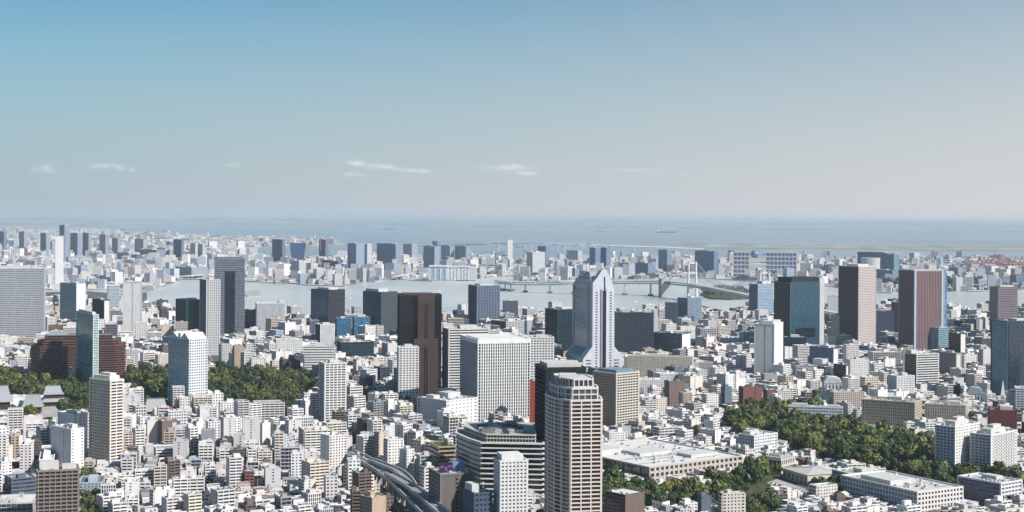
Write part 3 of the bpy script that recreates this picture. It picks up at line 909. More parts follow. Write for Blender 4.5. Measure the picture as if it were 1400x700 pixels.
tower('office_building', 'white hall with a fine grid of tiny windows', 'office building', (378, None, 413, 465, 498), ST((226, 226, 224), (120, 124, 130), 3.4, .6, .12, 3.4, 2.0, .15), None, 2, 34, None, 'the white grid hall', (222, 222, 220), 4)
tower('office_building', 'white block with long brown window bands', 'office building', (412, 416, 457, 474, 516), ST((222, 222, 220), (70, 64, 62), 4.0, .58, .3, 0), None, 8, 40, None, 'the white banded block', (216, 216, 214), 8)
tower('office_building', 'narrow white building with pale fluted front and dark flank', 'office building', (431, 438, 457, 444, 480), ST((222, 222, 224), (170, 174, 180), 4, .2, .1, 2.2, 1, .5), ST((40, 42, 48), DK, 4, .9, .1, solid=True), 30, None, None, None, (214, 214, 214), 2)
tower('apartment_tower', 'white residential tower with stacked balconies beside the wooded park', 'apartment tower', (437, 444, 472, 498, 592), ST((222, 220, 218), (50, 54, 60), 3.1, .46, 1.0, 5.4, 1.4, .6), ST((170, 172, 178), (56, 60, 70), 3.1, .5, .5, 3.6, 1.2, .4), 20, 30, None, 'the balcony tower by the park', (216, 214, 210), 4)
tower('office_building', 'white and pale blue banded block with a white side wall', 'office building', (82, 104, 117, 388, 452), ST((226, 226, 226), DK, 3.8, .9, .1, solid=True), ST((176, 190, 206), (70, 92, 122), 3.8, .48, .2, 0), 52, None, None, 'the pale blue banded block', (220, 220, 220), 5)
tower('office_tower', 'white tower with a dark central window slot', 'office tower', (164, 168, 193, 386, 464), ST((206, 208, 208), (40, 42, 46), 3.7, .9, .1, solid=True, strip=.5), ST((196, 198, 200), (90, 94, 100), 3.7, .5, .6, 0), 12, 26, None, 'the white slot tower', (200, 200, 200), 4)
tower('office_building', 'charcoal block with a white flank beside the teal tower', 'office building', (126, 142, 150, 411, 452), ST((224, 224, 222), DK, 3.8, .9, .1, solid=True), ST((54, 60, 68), (40, 46, 56), 3.8, .3, .2, 3, .5, .3), 36, None, None, None, (120, 122, 124), 4)
tower('office_building', 'pale blue grey block with open stair bands by the slot tower', 'office building', (147, None, 163, 391, 434), ST((196, 206, 214), (96, 112, 134), 3.8, .44, .2, 3.2, .6, .3), None, 4, 24, None, None, (200, 204, 206), 3)
# ---- middle and right
tower('office_tower', 'dark blue grey tower with white grid frame rising from the water edge', 'office tower', (640, 652, 683, 391, 454), ST((150, 164, 182), (48, 62, 84), 3.6, .16, .15, 4.2, .7, .4), ST((70, 76, 88), (40, 46, 60), 3.6, .4, .2, 3, .6, .3), 24, None, None, 'the blue grid tower', (130, 134, 140), 6, [(-.3, .3, -.3, .3, 4)])
tower('office_building', 'small grey blue block with a white edge by the shore', 'office building', (688, None, 708, 412, 446), ST((104, 114, 128), (60, 70, 84), 3.6, .4, .2, 3.4, .7, .3), None, 4, 24, None, None, (150, 154, 158), 3)
tower('office_building', 'low white framed building with dark windows behind the finned slab', 'office building', (672, 692, 716, 440, 470), ST((214, 214, 212), (48, 50, 56), 4.2, .34, .3, 4.2, 1.1, .4), ST((84, 84, 90), (48, 50, 56), 4.2, .45, .3, 5, 1, .3), 34, None, None, None, (190, 190, 188), 6)
tower('office_tower', 'blackish green glass tower half hidden by the rocket shaped tower', 'office tower', (745, 762, 800, 424, 500), ST((38, 58, 66), (24, 46, 56), 3.9, .14, .12, 3.2, .25, .2), ST((48, 54, 60), (28, 32, 38), 3.9, .3, .15, 3, .4, .25), 28, None, None, 'the blackish green tower', (110, 114, 116), 5)
tower('apartment_tower', 'dark slate residential slab with two raised stair heads and a pale edge', 'apartment tower', (838, None, 893, 428, 492), ST((70, 84, 98), (40, 52, 66), 3.2, .42, .5, 4.4, .5, .6), None, 2, 26, None, 'the dark slate slab', (130, 132, 134), 2, [(-.28, -.08, -.3, .3, 5), (.26, .46, -.3, .3, 5)])
tower('office_building', 'narrow white slab closing off the dark slate slab', 'office building', (893, None, 899, 424, 490), ST((226, 226, 226), DK, 3.8, .9, .1, solid=True), None, 2, 26, None, None, (220, 220, 220), 0, [])
tower('office_building', 'teal glass office with a broad white end wall', 'office building', (893, 932, 944, 457, 494), ST((230, 230, 230), DK, 3.8, .9, .1, solid=True), ST((62, 92, 104), (44, 78, 92), 3.8, .3, .2, 5, .4, .2), 58, None, None, 'the teal office with white end', (180, 184, 184), 8)
tower('apartment_tower', 'rounded blue grey twin tower near the bridge', 'apartment tower', (926, 940, 959, 408, 456), ST((150, 166, 184), (84, 104, 130), 3.2, .4, .4, 3.6, .7, .4), None, 40, None, None, 'the blue grey twin tower', (160, 166, 172), 4)
tower('apartment_building', 'lower slate wing attached left of the blue grey twin tower', 'apartment building', (910, None, 927, 414, 456), ST((88, 100, 116), (54, 66, 84), 3.2, .4, .3, 3.6, .7, .3), None, 4, 22, None, None, (120, 124, 128), 2)
tower('office_tower', 'tall windowless white tower with one slit of dark windows', 'office tower', (1031, 1058, 1070, 444, 520), ST((226, 226, 228), DK, 3.6, .9, .1, solid=True), ST((222, 222, 226), (26, 28, 34), 3.6, .9, .1, solid=True, strip=.52), 66, None, None, 'the windowless white tower', (230, 230, 230), 3, [(-.4, .45, -.4, .2, 5), (-.1, .3, .0, .4, 8)])
def glass_cube():
    R = ST((70, 102, 116), (26, 64, 80), 4.2, .16, .12, 4.2, .45, .2)
    L = ST((50, 58, 68), (28, 34, 44), 4.2, .3, .2, 3.4, .5, .3)
    root, a, b, H = tower('office_tower', 'dark teal glass tower with black crown and pale concrete side slab', 'office tower', (1058, 1080, 1120, 387, 484), R, L, 26, None, None, 'the dark teal glass tower', (70, 74, 80), 2, [(-.42, .5, -.44, .44, 11)], 1.2, True, None, (34, 40, 48))
    p = MB()
    p.box(a / 2 + .6, a / 2 + 13, -b / 2 + 1.2, b / 2 - 6, 0, H + 10)
    p.build('service_core', M['wall'], root, lin((196, 198, 200)), 'pale windowless concrete slab')
    p = MB()
    p.box(-.3 * a, .34 * a, -b / 2 - 2.2, -b / 2 + .3, H * .24, H * .36)
    p.build('atrium_glass', M['glass'], root, lin((16, 26, 34)))
glass_cube()
tower('office_building', 'lower dark teal wing spreading at the foot of the teal glass tower', 'office building', (1070, None, 1102, 462, 498), ST((40, 66, 78), (22, 52, 66), 4, .2, .15, 5, .3, .2), None, 6, 34, None, None, (90, 100, 104), 6)
tower('office_tower', 'blue striped slim tower with a darker left wing', 'office tower', (1024, 1036, 1057, 389, 444), ST((178, 194, 206), (88, 118, 146), 3.8, .42, .2, 0), ST((56, 84, 116), (36, 66, 104), 3.8, .3, .2, 0), 34, None, None, 'the blue striped tower', (170, 180, 190), 4, [(-.1, .45, -.3, .3, 8)])
tower('office_building', 'pale cream block with a fine window grid beside the purple tower', 'office building', (1137, None, 1158, 432, 474), ST((222, 218, 208), (120, 116, 116), 3.6, .5, .15, 3.4, 1.8, .2), None, 3, 28, None, None, (216, 214, 208), 3)
tower('office_building', 'plain white slab standing between teal glass tower and cream block', 'office building', (1132, None, 1146, 405, 446), ST((226, 226, 224), DK, 3.8, .9, .1, solid=True), None, 3, 22, None, None, (220, 220, 220), 1)
tower('apartment_tower', 'purple brown tower with white corner stripe, sunlit on its gridded flank', 'apartment tower', (1146, 1173, 1197, 365, 476), ST((222, 210, 206), (74, 58, 66), 3.4, .34, .3, 3.4, 1.4, .45), ST((116, 92, 96), (58, 44, 52), 3.4, .16, .2, 3.4, 1.7, .5), 44, None, None, 'the purple gridded tower', (190, 184, 188), 3, [(-.3, .3, -.3, .3, 5)], 2, True, (176, 186, 200))  # sunlight put into the much paler right-hand wall colour
def purple_tower():
    R = ST((138, 112, 114), (86, 68, 76), 3.6, .24, .15, 4.0, 2.3, .4)
    L = ST((148, 120, 122), (92, 74, 82), 3.6, .24, .15, 3.6, 2.2, .4)
    root, a, b, H = tower('office_tower', 'purple brown tower with white vertical corner stripes and a blue flank', 'office tower', (1228, 1249, 1290, 372, 488), R, L, 24, None, None, 'the white striped purple tower', (200, 194, 196), 4, [(-.45, .45, -.4, .4, 4)], 2.5, True, (190, 200, 208), (196, 190, 192))
    p = MB()
    p.box(a / 2 + .9, a / 2 + 9, -b / 2 + 2, b / 2, 0, H - 2)
    p.build('blue_wing', M['glass'], root, lin((70, 96, 128)))
    for x in (-a / 2 + 2.4, a / 2 - 5):
        p = MB()
        p.box(x - 2.4, x + 2.4, -b / 2 - 1.6, -b / 2 + .2, 0, H + 2.6)
        p.build('corner_stripe', M['wall'], root, lin((176, 190, 200)))
purple_tower()
def right_glass():
    root, a, b, H = tower('office_tower', 'tall teal and navy glass tower cut by the photo edge', 'office tower', (1360, 1376, 1412, 440, 552), ST((70, 88, 100), (34, 52, 68), 3.6, .34, .6, 5, .4, .6), ST((110, 150, 170), (54, 96, 118), 3.6, .32, .3, 0), 22, 34, None, 'the teal and navy tower', (120, 130, 136), 4)
    p = MB()
    p.box(-.44 * a, -.02 * a, -b / 2 - 1.0, -b / 2 + .1, 4, H - 3)
    p.build('window_strip', M['glass'], root, lin((22, 32, 46)))
right_glass()
tower('office_tower', 'grey brown tower with window bands behind the teal and navy tower', 'office tower', (1358, 1364, 1391, 393, 470), ST((150, 136, 138), (58, 60, 72), 3.7, .5, .2, 0), None, 14, 34, None, 'the grey brown tower', (150, 140, 140), 4, [(-.3, .4, -.3, .3, 4)])
tower('office_building', 'pale teal glass block at the foot of the purple tower', 'office building', (1265, 1283, 1297, 449, 488), ST((150, 176, 184), (60, 92, 108), 3.7, .34, .3, 0), ST((176, 196, 202), (84, 118, 132), 3.7, .34, .3, 0), 46, None, None, 'the pale teal block', (186, 196, 196), 5)
tower('office_building', 'brown block with a narrow white flank behind the striped offices', 'office building', (1297, 1313, 1320, 457, 494), ST((226, 224, 222), DK, 3.6, .9, .1, solid=True), ST((112, 92, 90), (66, 56, 58), 3.6, .4, .3, 3.2, .8, .3), 30, None, None, None, (150, 140, 138), 3)
tower('office_building', 'black and white banded offices with a dark stair tower', 'office building', (1247, 1253, 1283, 485, 534), ST((226, 226, 224), (26, 28, 32), 3.8, .46, .4, 0), ST((62, 58, 62), (30, 30, 34), 3.8, .5, .2, 0), 22, 30, None, 'the black and white offices', (214, 214, 212), 5, [(-.48, -.2, 0, .45, 6)])
tower('office_building', 'grey framed block with one big inset glazed panel', 'office building', (1283, 1307, 1314, 484, 522), ST((216, 216, 214), DK, 3.8, .9, .1, solid=True), ST((160, 160, 160), (130, 116, 120), 3.8, .5, .2, 6, 1.5, .6), 24, None, None, None, (206, 206, 204), 3)
tower('office_building', 'dark violet grey block with pale slots left of the striped purple tower', 'office building', (1195, None, 1221, 426, 468), ST((104, 108, 132), (66, 72, 100), 3.7, .4, .25, 4, .8, .3), None, 4, 28, None, None, (130, 132, 146), 3)
tower('office_building', 'slate blue slab pressed against the striped purple tower', 'office building', (1219, None, 1230, 414, 468), ST((70, 82, 104), (44, 56, 80), 3.7, .3, .2, 3, .6, .3), None, 2, 28, None, None, (110, 116, 128), 2)
tower('office_building', 'steel blue office with white window bands and stepped top', 'office building', (1107, 1139, 1146, 477, 514), ST((220, 222, 224), DK, 3.8, .9, .1, solid=True), ST((112, 128, 158), (74, 92, 126), 3.8, .4, .2, 7, 1.5, .25), 34, None, None, 'the steel blue office', (150, 156, 166), 5)
tower('apartment_building', 'charcoal green slab with a white side by the domed hall', 'apartment building', (1140, 1156, 1160, 500, 534), ST((222, 222, 222), DK, 3.2, .9, .1, solid=True), ST((76, 80, 80), (40, 44, 46), 3.2, .4, .5, 3.4, .7, .4), 36, None, None, None, (170, 170, 168), 3)
tower('apartment_building', 'long cream apartment slab with a dark vertical cleft', 'apartment building', (858, None, 946, 488, 524), ST((214, 206, 192), (150, 140, 130), 3.1, .5, .4, 3.6, 1.4, .5), None, -6, 22, None, 'the long cream slab', (206, 202, 194), 8)
tower('office_building', 'grey hall with closely spaced louvre bands and arched roof end', 'office building', (947, 952, 974, 496, 520), ST((176, 168, 164), (110, 102, 100), 2.4, .5, .5, 0), None, 16, 26, None, None, (200, 198, 196), 2)
tower('office_building', 'white framed block with dark windows in the crowded streets before the bridge', 'office building', (953, 958, 979, 450, 478), ST((190, 194, 198), (40, 50, 62), 3.7, .3, .2, 5, 1, .3), ST((200, 202, 206), DK, 3.7, .9, .1, solid=True), 20, 24, None, None, (200, 200, 198), 3)
# ---- right foreground
for (nm, px, d) in (('white apartment tower with blue shaded side and balcony bands, taller of two', (1279, 1305, 1338, 585, 660), 'the taller white twin'), ('white apartment tower with wide balconies and stepped roof, shorter of two', (1327, 1354, 1389, 596, 662), 'the shorter white twin')):
    tower('apartment_tower', nm, 'apartment tower', px, ST((230, 228, 226), (150, 152, 156), 3.0, .62, .5, 5.5, 2.4, .5), ST((198, 208, 220), (58, 72, 90), 3.0, .42, .7, 4.4, 1.0, .5), 44, None, 'white twin apartment towers', d, (226, 224, 222), 4, [(-.3, .25, -.25, .3, 5), (-.1, .2, -.1, .2, 8)])  # left walls tinted blue to carry their shade
tower('apartment_building', 'white stepped apartment house with raked terraces by the wood', 'apartment building', (1010, 1031, 1062, 597, 622), ST((230, 230, 230), (60, 62, 70), 3.0, .58, .3, 4.2, 1.8, .3), ST((206, 210, 220), (80, 88, 104), 3.0, .5, .6, 4, .8, .5), 40, None, None, 'the white raked apartments', (222, 222, 220), 3, [(-.4, 0, -.1, .4, 4)])
tower('school_building', 'long white school building with ribbon windows along the wood', 'school', (1077, 1078, 1152, 556, 580), ST((216, 220, 226), (112, 124, 144), 3.6, .5, .2, 3.4, .6, .25), None, -13, 16, None, 'the long white school', (222, 222, 220), 4, [(-.45, -.15, -.3, .3, 4), (.2, .45, -.3, .3, 3)])
tower('office_building', 'beige office block with dense narrow windows, larger of two', 'office building', (1178, None, 1250, 549, 582), ST((196, 182, 166), (96, 84, 80), 3.6, .4, .3, 2.8, 1.3, .4), None, -14, 40, None, 'the larger beige block', (196, 186, 176), 9)
tower('office_building', 'cream office block with pale vertical window slits, smaller of two', 'office building', (1265, None, 1319, 554, 580), ST((214, 204, 190), (130, 118, 108), 3.6, .3, .2, 3.0, 1.6, .4), None, -6, 40, None, 'the cream slit block', (206, 200, 190), 9)
tower('office_building', 'dark red brick block with stepped top and punched windows', 'office building', (1354, None, 1389, 562, 600), ST((120, 62, 58), (60, 34, 36), 3.4, .6, .12, 3.2, 1.8, .15), None, 4, 34, None, 'the dark red brick block', (140, 100, 96), 3, [(-.1, .3, -.3, .3, 5)])
tower('apartment_building', 'white block with black window grid left of the banded offices', 'apartment building', (1220, 1226, 1250, 515, 548), ST((228, 228, 230), (80, 84, 96), 3.2, .56, .3, 5, 2.2, .3), None, 18, 24, None, 'the white block', (222, 222, 220), 3)
tower('apartment_building', 'white apartment block with narrow windows beside the pointed spire', 'apartment building', (1377, None, 1391, 538, 572), ST((226, 226, 228), (90, 92, 100), 3.2, .56, .3, 4, 1.8, .3), None, 4, 20, None, None, (216, 216, 214), 2)
tower('apartment_building', 'white balcony block cut by the photo edge above the brick block', 'apartment building', (1390, None, 1430, 532, 575), ST((222, 222, 226), (76, 80, 90), 3.2, .46, .8, 5, .8, .5), None, 4, 24, None, None, (216, 216, 214), 2)
tower('office_building', 'long violet grey terrace building with louvred roofs below the twin towers', 'office building', (1310, 1368, 1396, 662, 694), ST((220, 220, 222), (90, 94, 104), 3.4, .5, .4, 5, 1.2, .4), ST((132, 128, 152), (70, 70, 88), 3.4, .5, .8, 0), 36, None, None, 'the violet terrace building', (206, 204, 206), 6)
tower('school_building', 'long white campus block with square windows and a roof terrace', 'school', (1150, 1254, 1316, 674, 706), ST((226, 222, 216), (64, 72, 88), 3.6, .4, .3, 4.0, 1.6, .4), ST((200, 206, 216), (60, 72, 92), 3.6, .42, .3, 4.0, 1.4, .4), 30, None, None, 'the white campus block', (214, 212, 208), 12, [(-.4, .1, -.1, .3, 4)])  # left wall coloured pale blue for its shade
tower('school_building', 'smaller white campus wing with arched windows beside the car park', 'school', (1138, 1166, 1204, 650, 676), ST((222, 222, 222), (70, 80, 96), 3.6, .42, .3, 4.0, 1.4, .4), ST((178, 190, 206), (60, 74, 96), 3.6, .42, .3, 4.0, 1.4, .4), 26, None, None, None, (210, 208, 206), 8)  # shade of the left face put into its pale blue wall colour
tower('gymnasium', 'very wide low white flat roofed hall with a dark panelled flank', 'hall', (824, 888, 1014, 640, 664), ST((196, 186, 178), (56, 50, 50), 5.5, .42, .3, 6.5, 2.6, .5), ST((96, 88, 90), (72, 66, 70), 6, .2, .1, 14, .8, .4), 36, 150, None, 'the wide white hall', (228, 226, 222), 22, [(-.2, .15, -.1, .1, 3), (.1, .4, -.35, -.2, 3), (-.45, -.2, .1, .35, 5)], 1.2)

# ------------------------------------------------------------------ special structures
# chimneys: tall white stacks
def chimney(px, r, label, ref=None):
    xl, xr, yt, yb = px
    X, Y = ground((xl + xr) / 2, yb)
    w = (xr - xl) * Y / FPX
    H = topz((xl + xr) / 2, yt, Y)
    root = thing('chimney', (X, Y, 0), r, label, 'chimney')
    m = MB()
    m.prism([(-w / 2, -w * .4), (w / 2, -w * .4), (w / 2, w * .4), (-w / 2, w * .4)], 0, H - 3)
    m.build('stack', M['wall'], root, lin((232, 232, 230)))
    m = MB()
    m.prism([(-w / 2 + .8, -w * .4 + .8), (w / 2 - .8, -w * .4 + .8), (w / 2 - .8, w * .4 - .8), (-w / 2 + .8, w * .4 - .8)], H - 3.2, H)
    m.build('cap', M['wall'], root, lin((150, 156, 165)))
    m = MB()
    m.box(-w * .9, w * 1.3, -w * .6, w * .8, 0, H * .12)
    m.build('plinth', M['wall'], root, lin((205, 207, 208)))
    register(root, X, Y, r, w, w * .8, H, ref)
chimney((76, 86, 322, 396), .2, 'tall white slab chimney behind the big grey grid offices', 'the tall white chimney')
chimney((693.5, 700.5, 327, 367), .1, 'slim white chimney among the blocks across the water', 'the slim white chimney')

# far towers across the bay: px box, wall, glass, label, yaw
FAR = [
 ((81, 88, 95, 308, 357), (120, 136, 164), (80, 96, 130), 'tallest slate blue tower in the far waterfront cluster', 30),
 ((96, 106, 112, 319, 352), (126, 140, 168), (84, 100, 134), 'slate blue tower just right of the tallest far waterfront tower', 35),
 ((113, 121, 125, 319, 352), (150, 156, 174), (96, 108, 136), 'grey blue tower right of the slate pair across the water', 30),
 ((136, 144, 149, 321, 350), (156, 150, 164), (110, 108, 130), 'mauve grey tower with pale side in the far cluster', 30),
 ((153, 161, 165, 326, 349), (170, 162, 168), (120, 114, 130), 'small pinkish tower beyond the round arena', 30),
 ((184, 196, 201, 327, 347), (176, 178, 188), (120, 124, 142), 'pale grey far block standing apart from the tower cluster', 30),
 ((26, 33, 38, 317, 344), (160, 160, 172), (120, 124, 146), 'pale mauve far tower above the big grey grid offices', 30),
 ((-4, 5, 9, 317, 343), (70, 90, 130), (46, 66, 110), 'deep blue far tower at the photo edge', 30),
 ((55, 63, 69, 319, 352), (140, 152, 172), (96, 110, 138), 'stepped far tower left of the tall white chimney', 30),
 ((64, 71, 77, 331, 352), (158, 164, 176), (110, 118, 140), 'lower far slab touching the tall white chimney', 30),
 ((237, 248, 251, 328, 357), (70, 92, 124), (42, 66, 104), 'navy far tower with a tapering foot', 24),
 ((260, 267, 270, 333, 359), (226, 222, 216), (150, 154, 166), 'white far tower, first of a pair', 26),
 ((270.5, 277, 280, 334, 359), (228, 220, 214), (150, 150, 160), 'white far tower, second of a pair', 26),
 ((372, 386, 390, 328, 364), (66, 88, 126), (40, 62, 104), 'dark blue far tower under red cranes, tallest of three', 26),
 ((436, 445, 449, 328, 361), (66, 90, 128), (40, 64, 106), 'slim dark blue far tower under red cranes', 24),
 ((475, 487, 498, 333, 370), (126, 146, 178), (82, 106, 146), 'blue waterfront slab pair, left member', 40),
 ((498, 502, 508, 334, 369), (222, 220, 216), (150, 154, 166), 'white narrow waterfront slab beside the blue slab', 30),
 ((515, 541, 550, 334, 369), (128, 146, 176), (84, 106, 144), 'broad blue waterfront slab with sunlit-white end', 24),
 ((551, 563, 571, 334, 360), (160, 172, 190), (110, 126, 152), 'pale waterfront block behind the white slabs', 30),
 ((579, 594, 601, 337, 371), (140, 156, 180), (92, 112, 146), 'grey blue waterfront block left of the white halls', 28),
 ((603, 615, 621, 336, 362), (150, 166, 190), (98, 120, 152), 'grey blue slab with sunlit-white flank above the white halls', 26),
 ((622, 637, 642, 337, 363), (152, 166, 188), (100, 120, 150), 'wide slab with sunlit-white flank above the white halls', 24),
 ((591, 598, 602, 330, 340), (70, 100, 146), (46, 80, 130), 'small deep blue box roof behind the waterfront slabs', 30),
 ((720, 728, 745, 345, 377), (196, 196, 202), (150, 154, 168), 'pale grey hotel block near the slim white chimney', 48),
 ((735, 746, 751, 337, 365), (80, 106, 150), (52, 80, 130), 'blue tower peeking behind the pale grey hotel', 30),
 ((775, 790, 796, 343, 369), (196, 196, 200), (140, 146, 160), 'pale block just left of the rocket tower top', 30),
 ((806, 814, 820, 339, 369), (66, 98, 150), (40, 74, 132), 'blue twin tower, left of the pair above the bridge', 36),
 ((821, 829, 834.5, 339, 369), (66, 98, 150), (40, 74, 132), 'blue twin tower, right of the pair above the bridge', 36),
 ((845, 860, 868, 360, 378), (168, 180, 196), (112, 130, 158), 'low pale block right of the blue twin towers', 36),
 ((868, 886, 896, 360, 378), (80, 108, 150), (50, 82, 132), 'low blue block behind the far end of the bridge', 30),
 ((900, 912, 917, 342, 373), (92, 118, 156), (60, 88, 136), 'blue office tower with pale top left of the blue slab', 26),
 ((950, 976, 981, 344, 378), (60, 100, 150), (36, 82, 140), 'large plain blue slab with a thin sunlit-white end', 20),
 ((1172, 1213, 1226, 346, 382), (72, 100, 140), (44, 76, 122), 'long dark blue block behind the white hotel', 22),
 ((1213, 1222, 1229, 348, 384), (62, 104, 136), (38, 86, 120), 'teal blue square end tower of the dark blue block', 30),
 ((1186, 1220, 1230, 370, 388), (96, 120, 158), (60, 90, 136), 'low blue podium by the trees on the far shore', 20),
 ((1297, 1310, 1316, 366, 382), (120, 146, 176), (80, 110, 146), 'small blue and white far block by the white mound', 30),
 ((1243, 1250, 1257, 346, 364), (206, 206, 206), (150, 154, 164), 'pale far tower block beyond the striped purple tower', 30),
 ((190, 214, 232, 342, 356), (120, 132, 156), (80, 92, 124), 'dull blue far block on the harbour island', 36),
 ((160, 176, 188, 346, 357), (150, 160, 178), (100, 112, 140), 'dull grey far block on the harbour island', 36),
 ((440, 462, 467, 358, 370), (54, 80, 116), (32, 58, 100), 'low navy far block by the inlet', 20),
 ((398, 409, 418, 357, 383), (206, 210, 214), (140, 150, 164), 'pale stepped far block on the inlet shore', 36),
 ((240, 262, 284, 366, 380), (150, 160, 176), (100, 114, 140), 'grey far warehouse left of the dark grey tower', 36),
]
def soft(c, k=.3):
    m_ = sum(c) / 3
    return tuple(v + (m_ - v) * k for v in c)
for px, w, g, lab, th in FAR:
    w, g = soft(w, .12), tuple(v + (200 - v) * .22 for v in soft(g, .12))  # glass lightened in place of haze over the dark faces
    tower('waterfront_tower', lab, 'tower block', px, ST(tuple(v + (224 - v) * (.3 if w[0] > 150 else .45) for v in w), g, 4.2, .3, .2, 7, 1.6, .3), ST(w, g, 4.2, .3, .2, 6, 1.2, .3), th, None, None, None, tuple(min(235, v + 30) for v in w), 0, None, 1.5)  # right-hand walls blended towards white for the sun on them
# flared tower under construction
def flared_tower():
    X, Y = ground(407, 362)
    k = Y / FPX
    root = thing('waterfront_tower', (X, Y, 0), .15, 'flared dark blue tower wider at its top under red cranes', 'tower block')
    H = topz(407, 332, Y)
    m = MB()
    w0, w1 = 7.5 * k, 11 * k
    m.add([(-w0, -w0 * .5, 0), (w0, -w0 * .5, 0), (w0, w0 * .5, 0), (-w0, w0 * .5, 0), (-w1, -w0 * .6, H), (w1, -w0 * .6, H), (w1, w0 * .6, H), (-w1, w0 * .6, H)], [(0, 1, 5, 4), (1, 2, 6, 5), (2, 3, 7, 6), (3, 0, 4, 7), (4, 5, 6, 7)])
    m.build('glazing', M['glass'], root, lin((40, 66, 110)))
    b = MB()
    for j in range(18):
        z = H * j / 18
        w = w0 + (w1 - w0) * j / 18
        b.ring(offset([(-w, -w0 * (.5 + .1 * j / 18)), (w, -w0 * (.5 + .1 * j / 18)), (w, w0 * (.5 + .1 * j / 18)), (-w, w0 * (.5 + .1 * j / 18))], .8), [(-w + 2, -w0 * .4), (w - 2, -w0 * .4), (w - 2, w0 * .4), (-w + 2, w0 * .4)], z, z + 1.5)
    b.build('wall', M['wall'], root, lin((76, 98, 136)))
    register(root, X, Y, .15, 2 * w1, w0, H)
    g = thing('waterfront_tower', (X + 13 * k, Y + 10, 0), .1, 'grey concrete shaft beside the flared dark blue tower', 'tower block')
    facade(g, rect(5 * k, 30), topz(420, 336, Y), [ST((176, 172, 176), (120, 120, 130), 4, .5, .2, 6, 3, .3)] * 4, 0, False)
flared_tower()
# round arena
def arena():
    X, Y = ground(108, 363)
    k = Y / FPX
    root = thing('arena', (X, Y, 0), 0, 'low round grey arena below the far tower cluster', 'arena')
    m = MB()
    n = 28
    m.prism([(17 * k * cos(2 * pi * i / n), 14 * k * sin(2 * pi * i / n)) for i in range(n)], 0, topz(108, 351, Y))
    m.build('wall', M['wall'], root, lin((150, 156, 168)))
    m = MB()
    for j in range(3):
        P = [((17 * k + .7) * cos(2 * pi * i / n), (14 * k + .7) * sin(2 * pi * i / n)) for i in range(n)]
        m.ring(P, offset(P, -2), 10 + j * 12, 15 + j * 12)
    m.build('floor_band', M['wall'], root, lin((120, 128, 146)))
    m = MB()
    m.cyl(0, 0, 12 * k, topz(108, 351, Y) - .1, topz(108, 351, Y) + 8, n, 4 * k)
    m.build('roof', M['roof'], root, lin((170, 176, 184)))
    register(root, X, Y, 0, 34 * k, 28 * k, topz(108, 351, Y))
arena()
# broadcaster-like pair of gridded frame blocks joined by corridors with a sphere
def frame_building():
    X, Y = ground(1045, 379)
    k = Y / FPX
    root = thing('office_building', (X, Y, 0), -.17, 'silver frame building with open grid towers and a large sphere', 'office building')
    z = lambda py: topz(1045, py, Y)
    d = 26
    for x0, x1, nm in ((-42, -21, 'left_block'), (2, 43, 'right_block')):
        m = MB()
        m.box(x0 * k, x1 * k, 2, d - 2, 0, z(346))
        m.build('glazing', M['glass'], root, lin((110, 126, 156)))
        f = MB()
        n = max(3, round((x1 - x0) / 5.2))
        for j in range(n + 1):
            u = (x0 + (x1 - x0) * j / n) * k
            f.box(u - 1.4 * k / 3, u + 1.4 * k / 3, -1.5, d + 1.5, 0, z(345))
        f.build('column', M['wall'], root, lin((206, 206, 212)))
        for j in range(6):
            b = MB()
            zz = z(374) + (z(345) - z(374)) * j / 5
            b.box(x0 * k - 1, x1 * k + 1, -2.6, d + 2.6, zz - 3, zz + 1.5)
            b.build('floor_band', M['wall'], root, lin((208, 208, 214)))
    for j in range(3):
        b = MB()
        zz = z(370) + (z(348) - z(370)) * j / 2
        b.box(-22 * k, 3 * k, d * .3, d * .7, zz - 3, zz + 3)
        b.build('corridor', M['wall'], root, lin((190, 194, 204)))
    s = MB()
    s.sphere((-13 * k, d / 2, z(347.5)), 5.6 * k, 20, 12)
    s.build('sphere', M['metal'], root, lin((120, 140, 176)))
    register(root, X, Y + 13, -.17, 86 * k, d, z(346), 'the silver frame building')
frame_building()
# white round hotel behind the dark blue block
def round_hotel():
    X, Y = ground(1190, 384)
    k = Y / FPX
    root = thing('hotel_tower', (X, Y, 0), 0, 'white rounded hotel with a broad stepped body', 'hotel tower')
    n = 20
    H = topz(1190, 353, Y)
    P = [(13 * k * cos(2 * pi * i / n), 8 * k * sin(2 * pi * i / n)) for i in range(n)]
    facade(root, P, H, [ST((222, 220, 218), (150, 156, 170), 4.5, .5, .4, 0)] * n, 0, False, (220, 220, 220), 2)
    register(root, X, Y, 0, 26 * k, 16 * k, H)
round_hotel()
# low white exhibition halls on the far quay
def quay_hall():
    X, Y = ground(618, 383)
    k = Y / FPX
    root = thing('exhibition_hall', (X, Y, 0), -.03, 'long white and glass hall on the far quay', 'hall')
    H = topz(618, 365, Y)
    for j, (x0, x1) in enumerate(((-31, -8), (-6, 8), (10, 22), (24, 33))):
        m = MB()
        m.box(x0 * k, x1 * k, 0, 60, 0, H * (1, .96, .98, .9)[j])
        m.build('glazing', M['glass'], root, lin(((128, 152, 174), (168, 180, 190), (140, 160, 178), (196, 200, 202))[j]))
        f = MB()
        f.box(x0 * k - 3, x1 * k + 3, -3, 63, H * (1, .96, .98, .9)[j], H * (1, .96, .98, .9)[j] + 6)
        f.build('roof', M['roof'], root, lin((226, 226, 222)))
        f = MB()
        for u in range(4):
            v = (x0 + (x1 - x0) * u / 3) * k
            f.box(v - 3, v + 3, -2, .5, 0, H * .9)
        f.build('column', M['wall'], root, lin((222, 222, 220)))
    register(root, X, Y + 30, 0, 66 * k, 60, H, 'the long quay hall')
quay_hall()
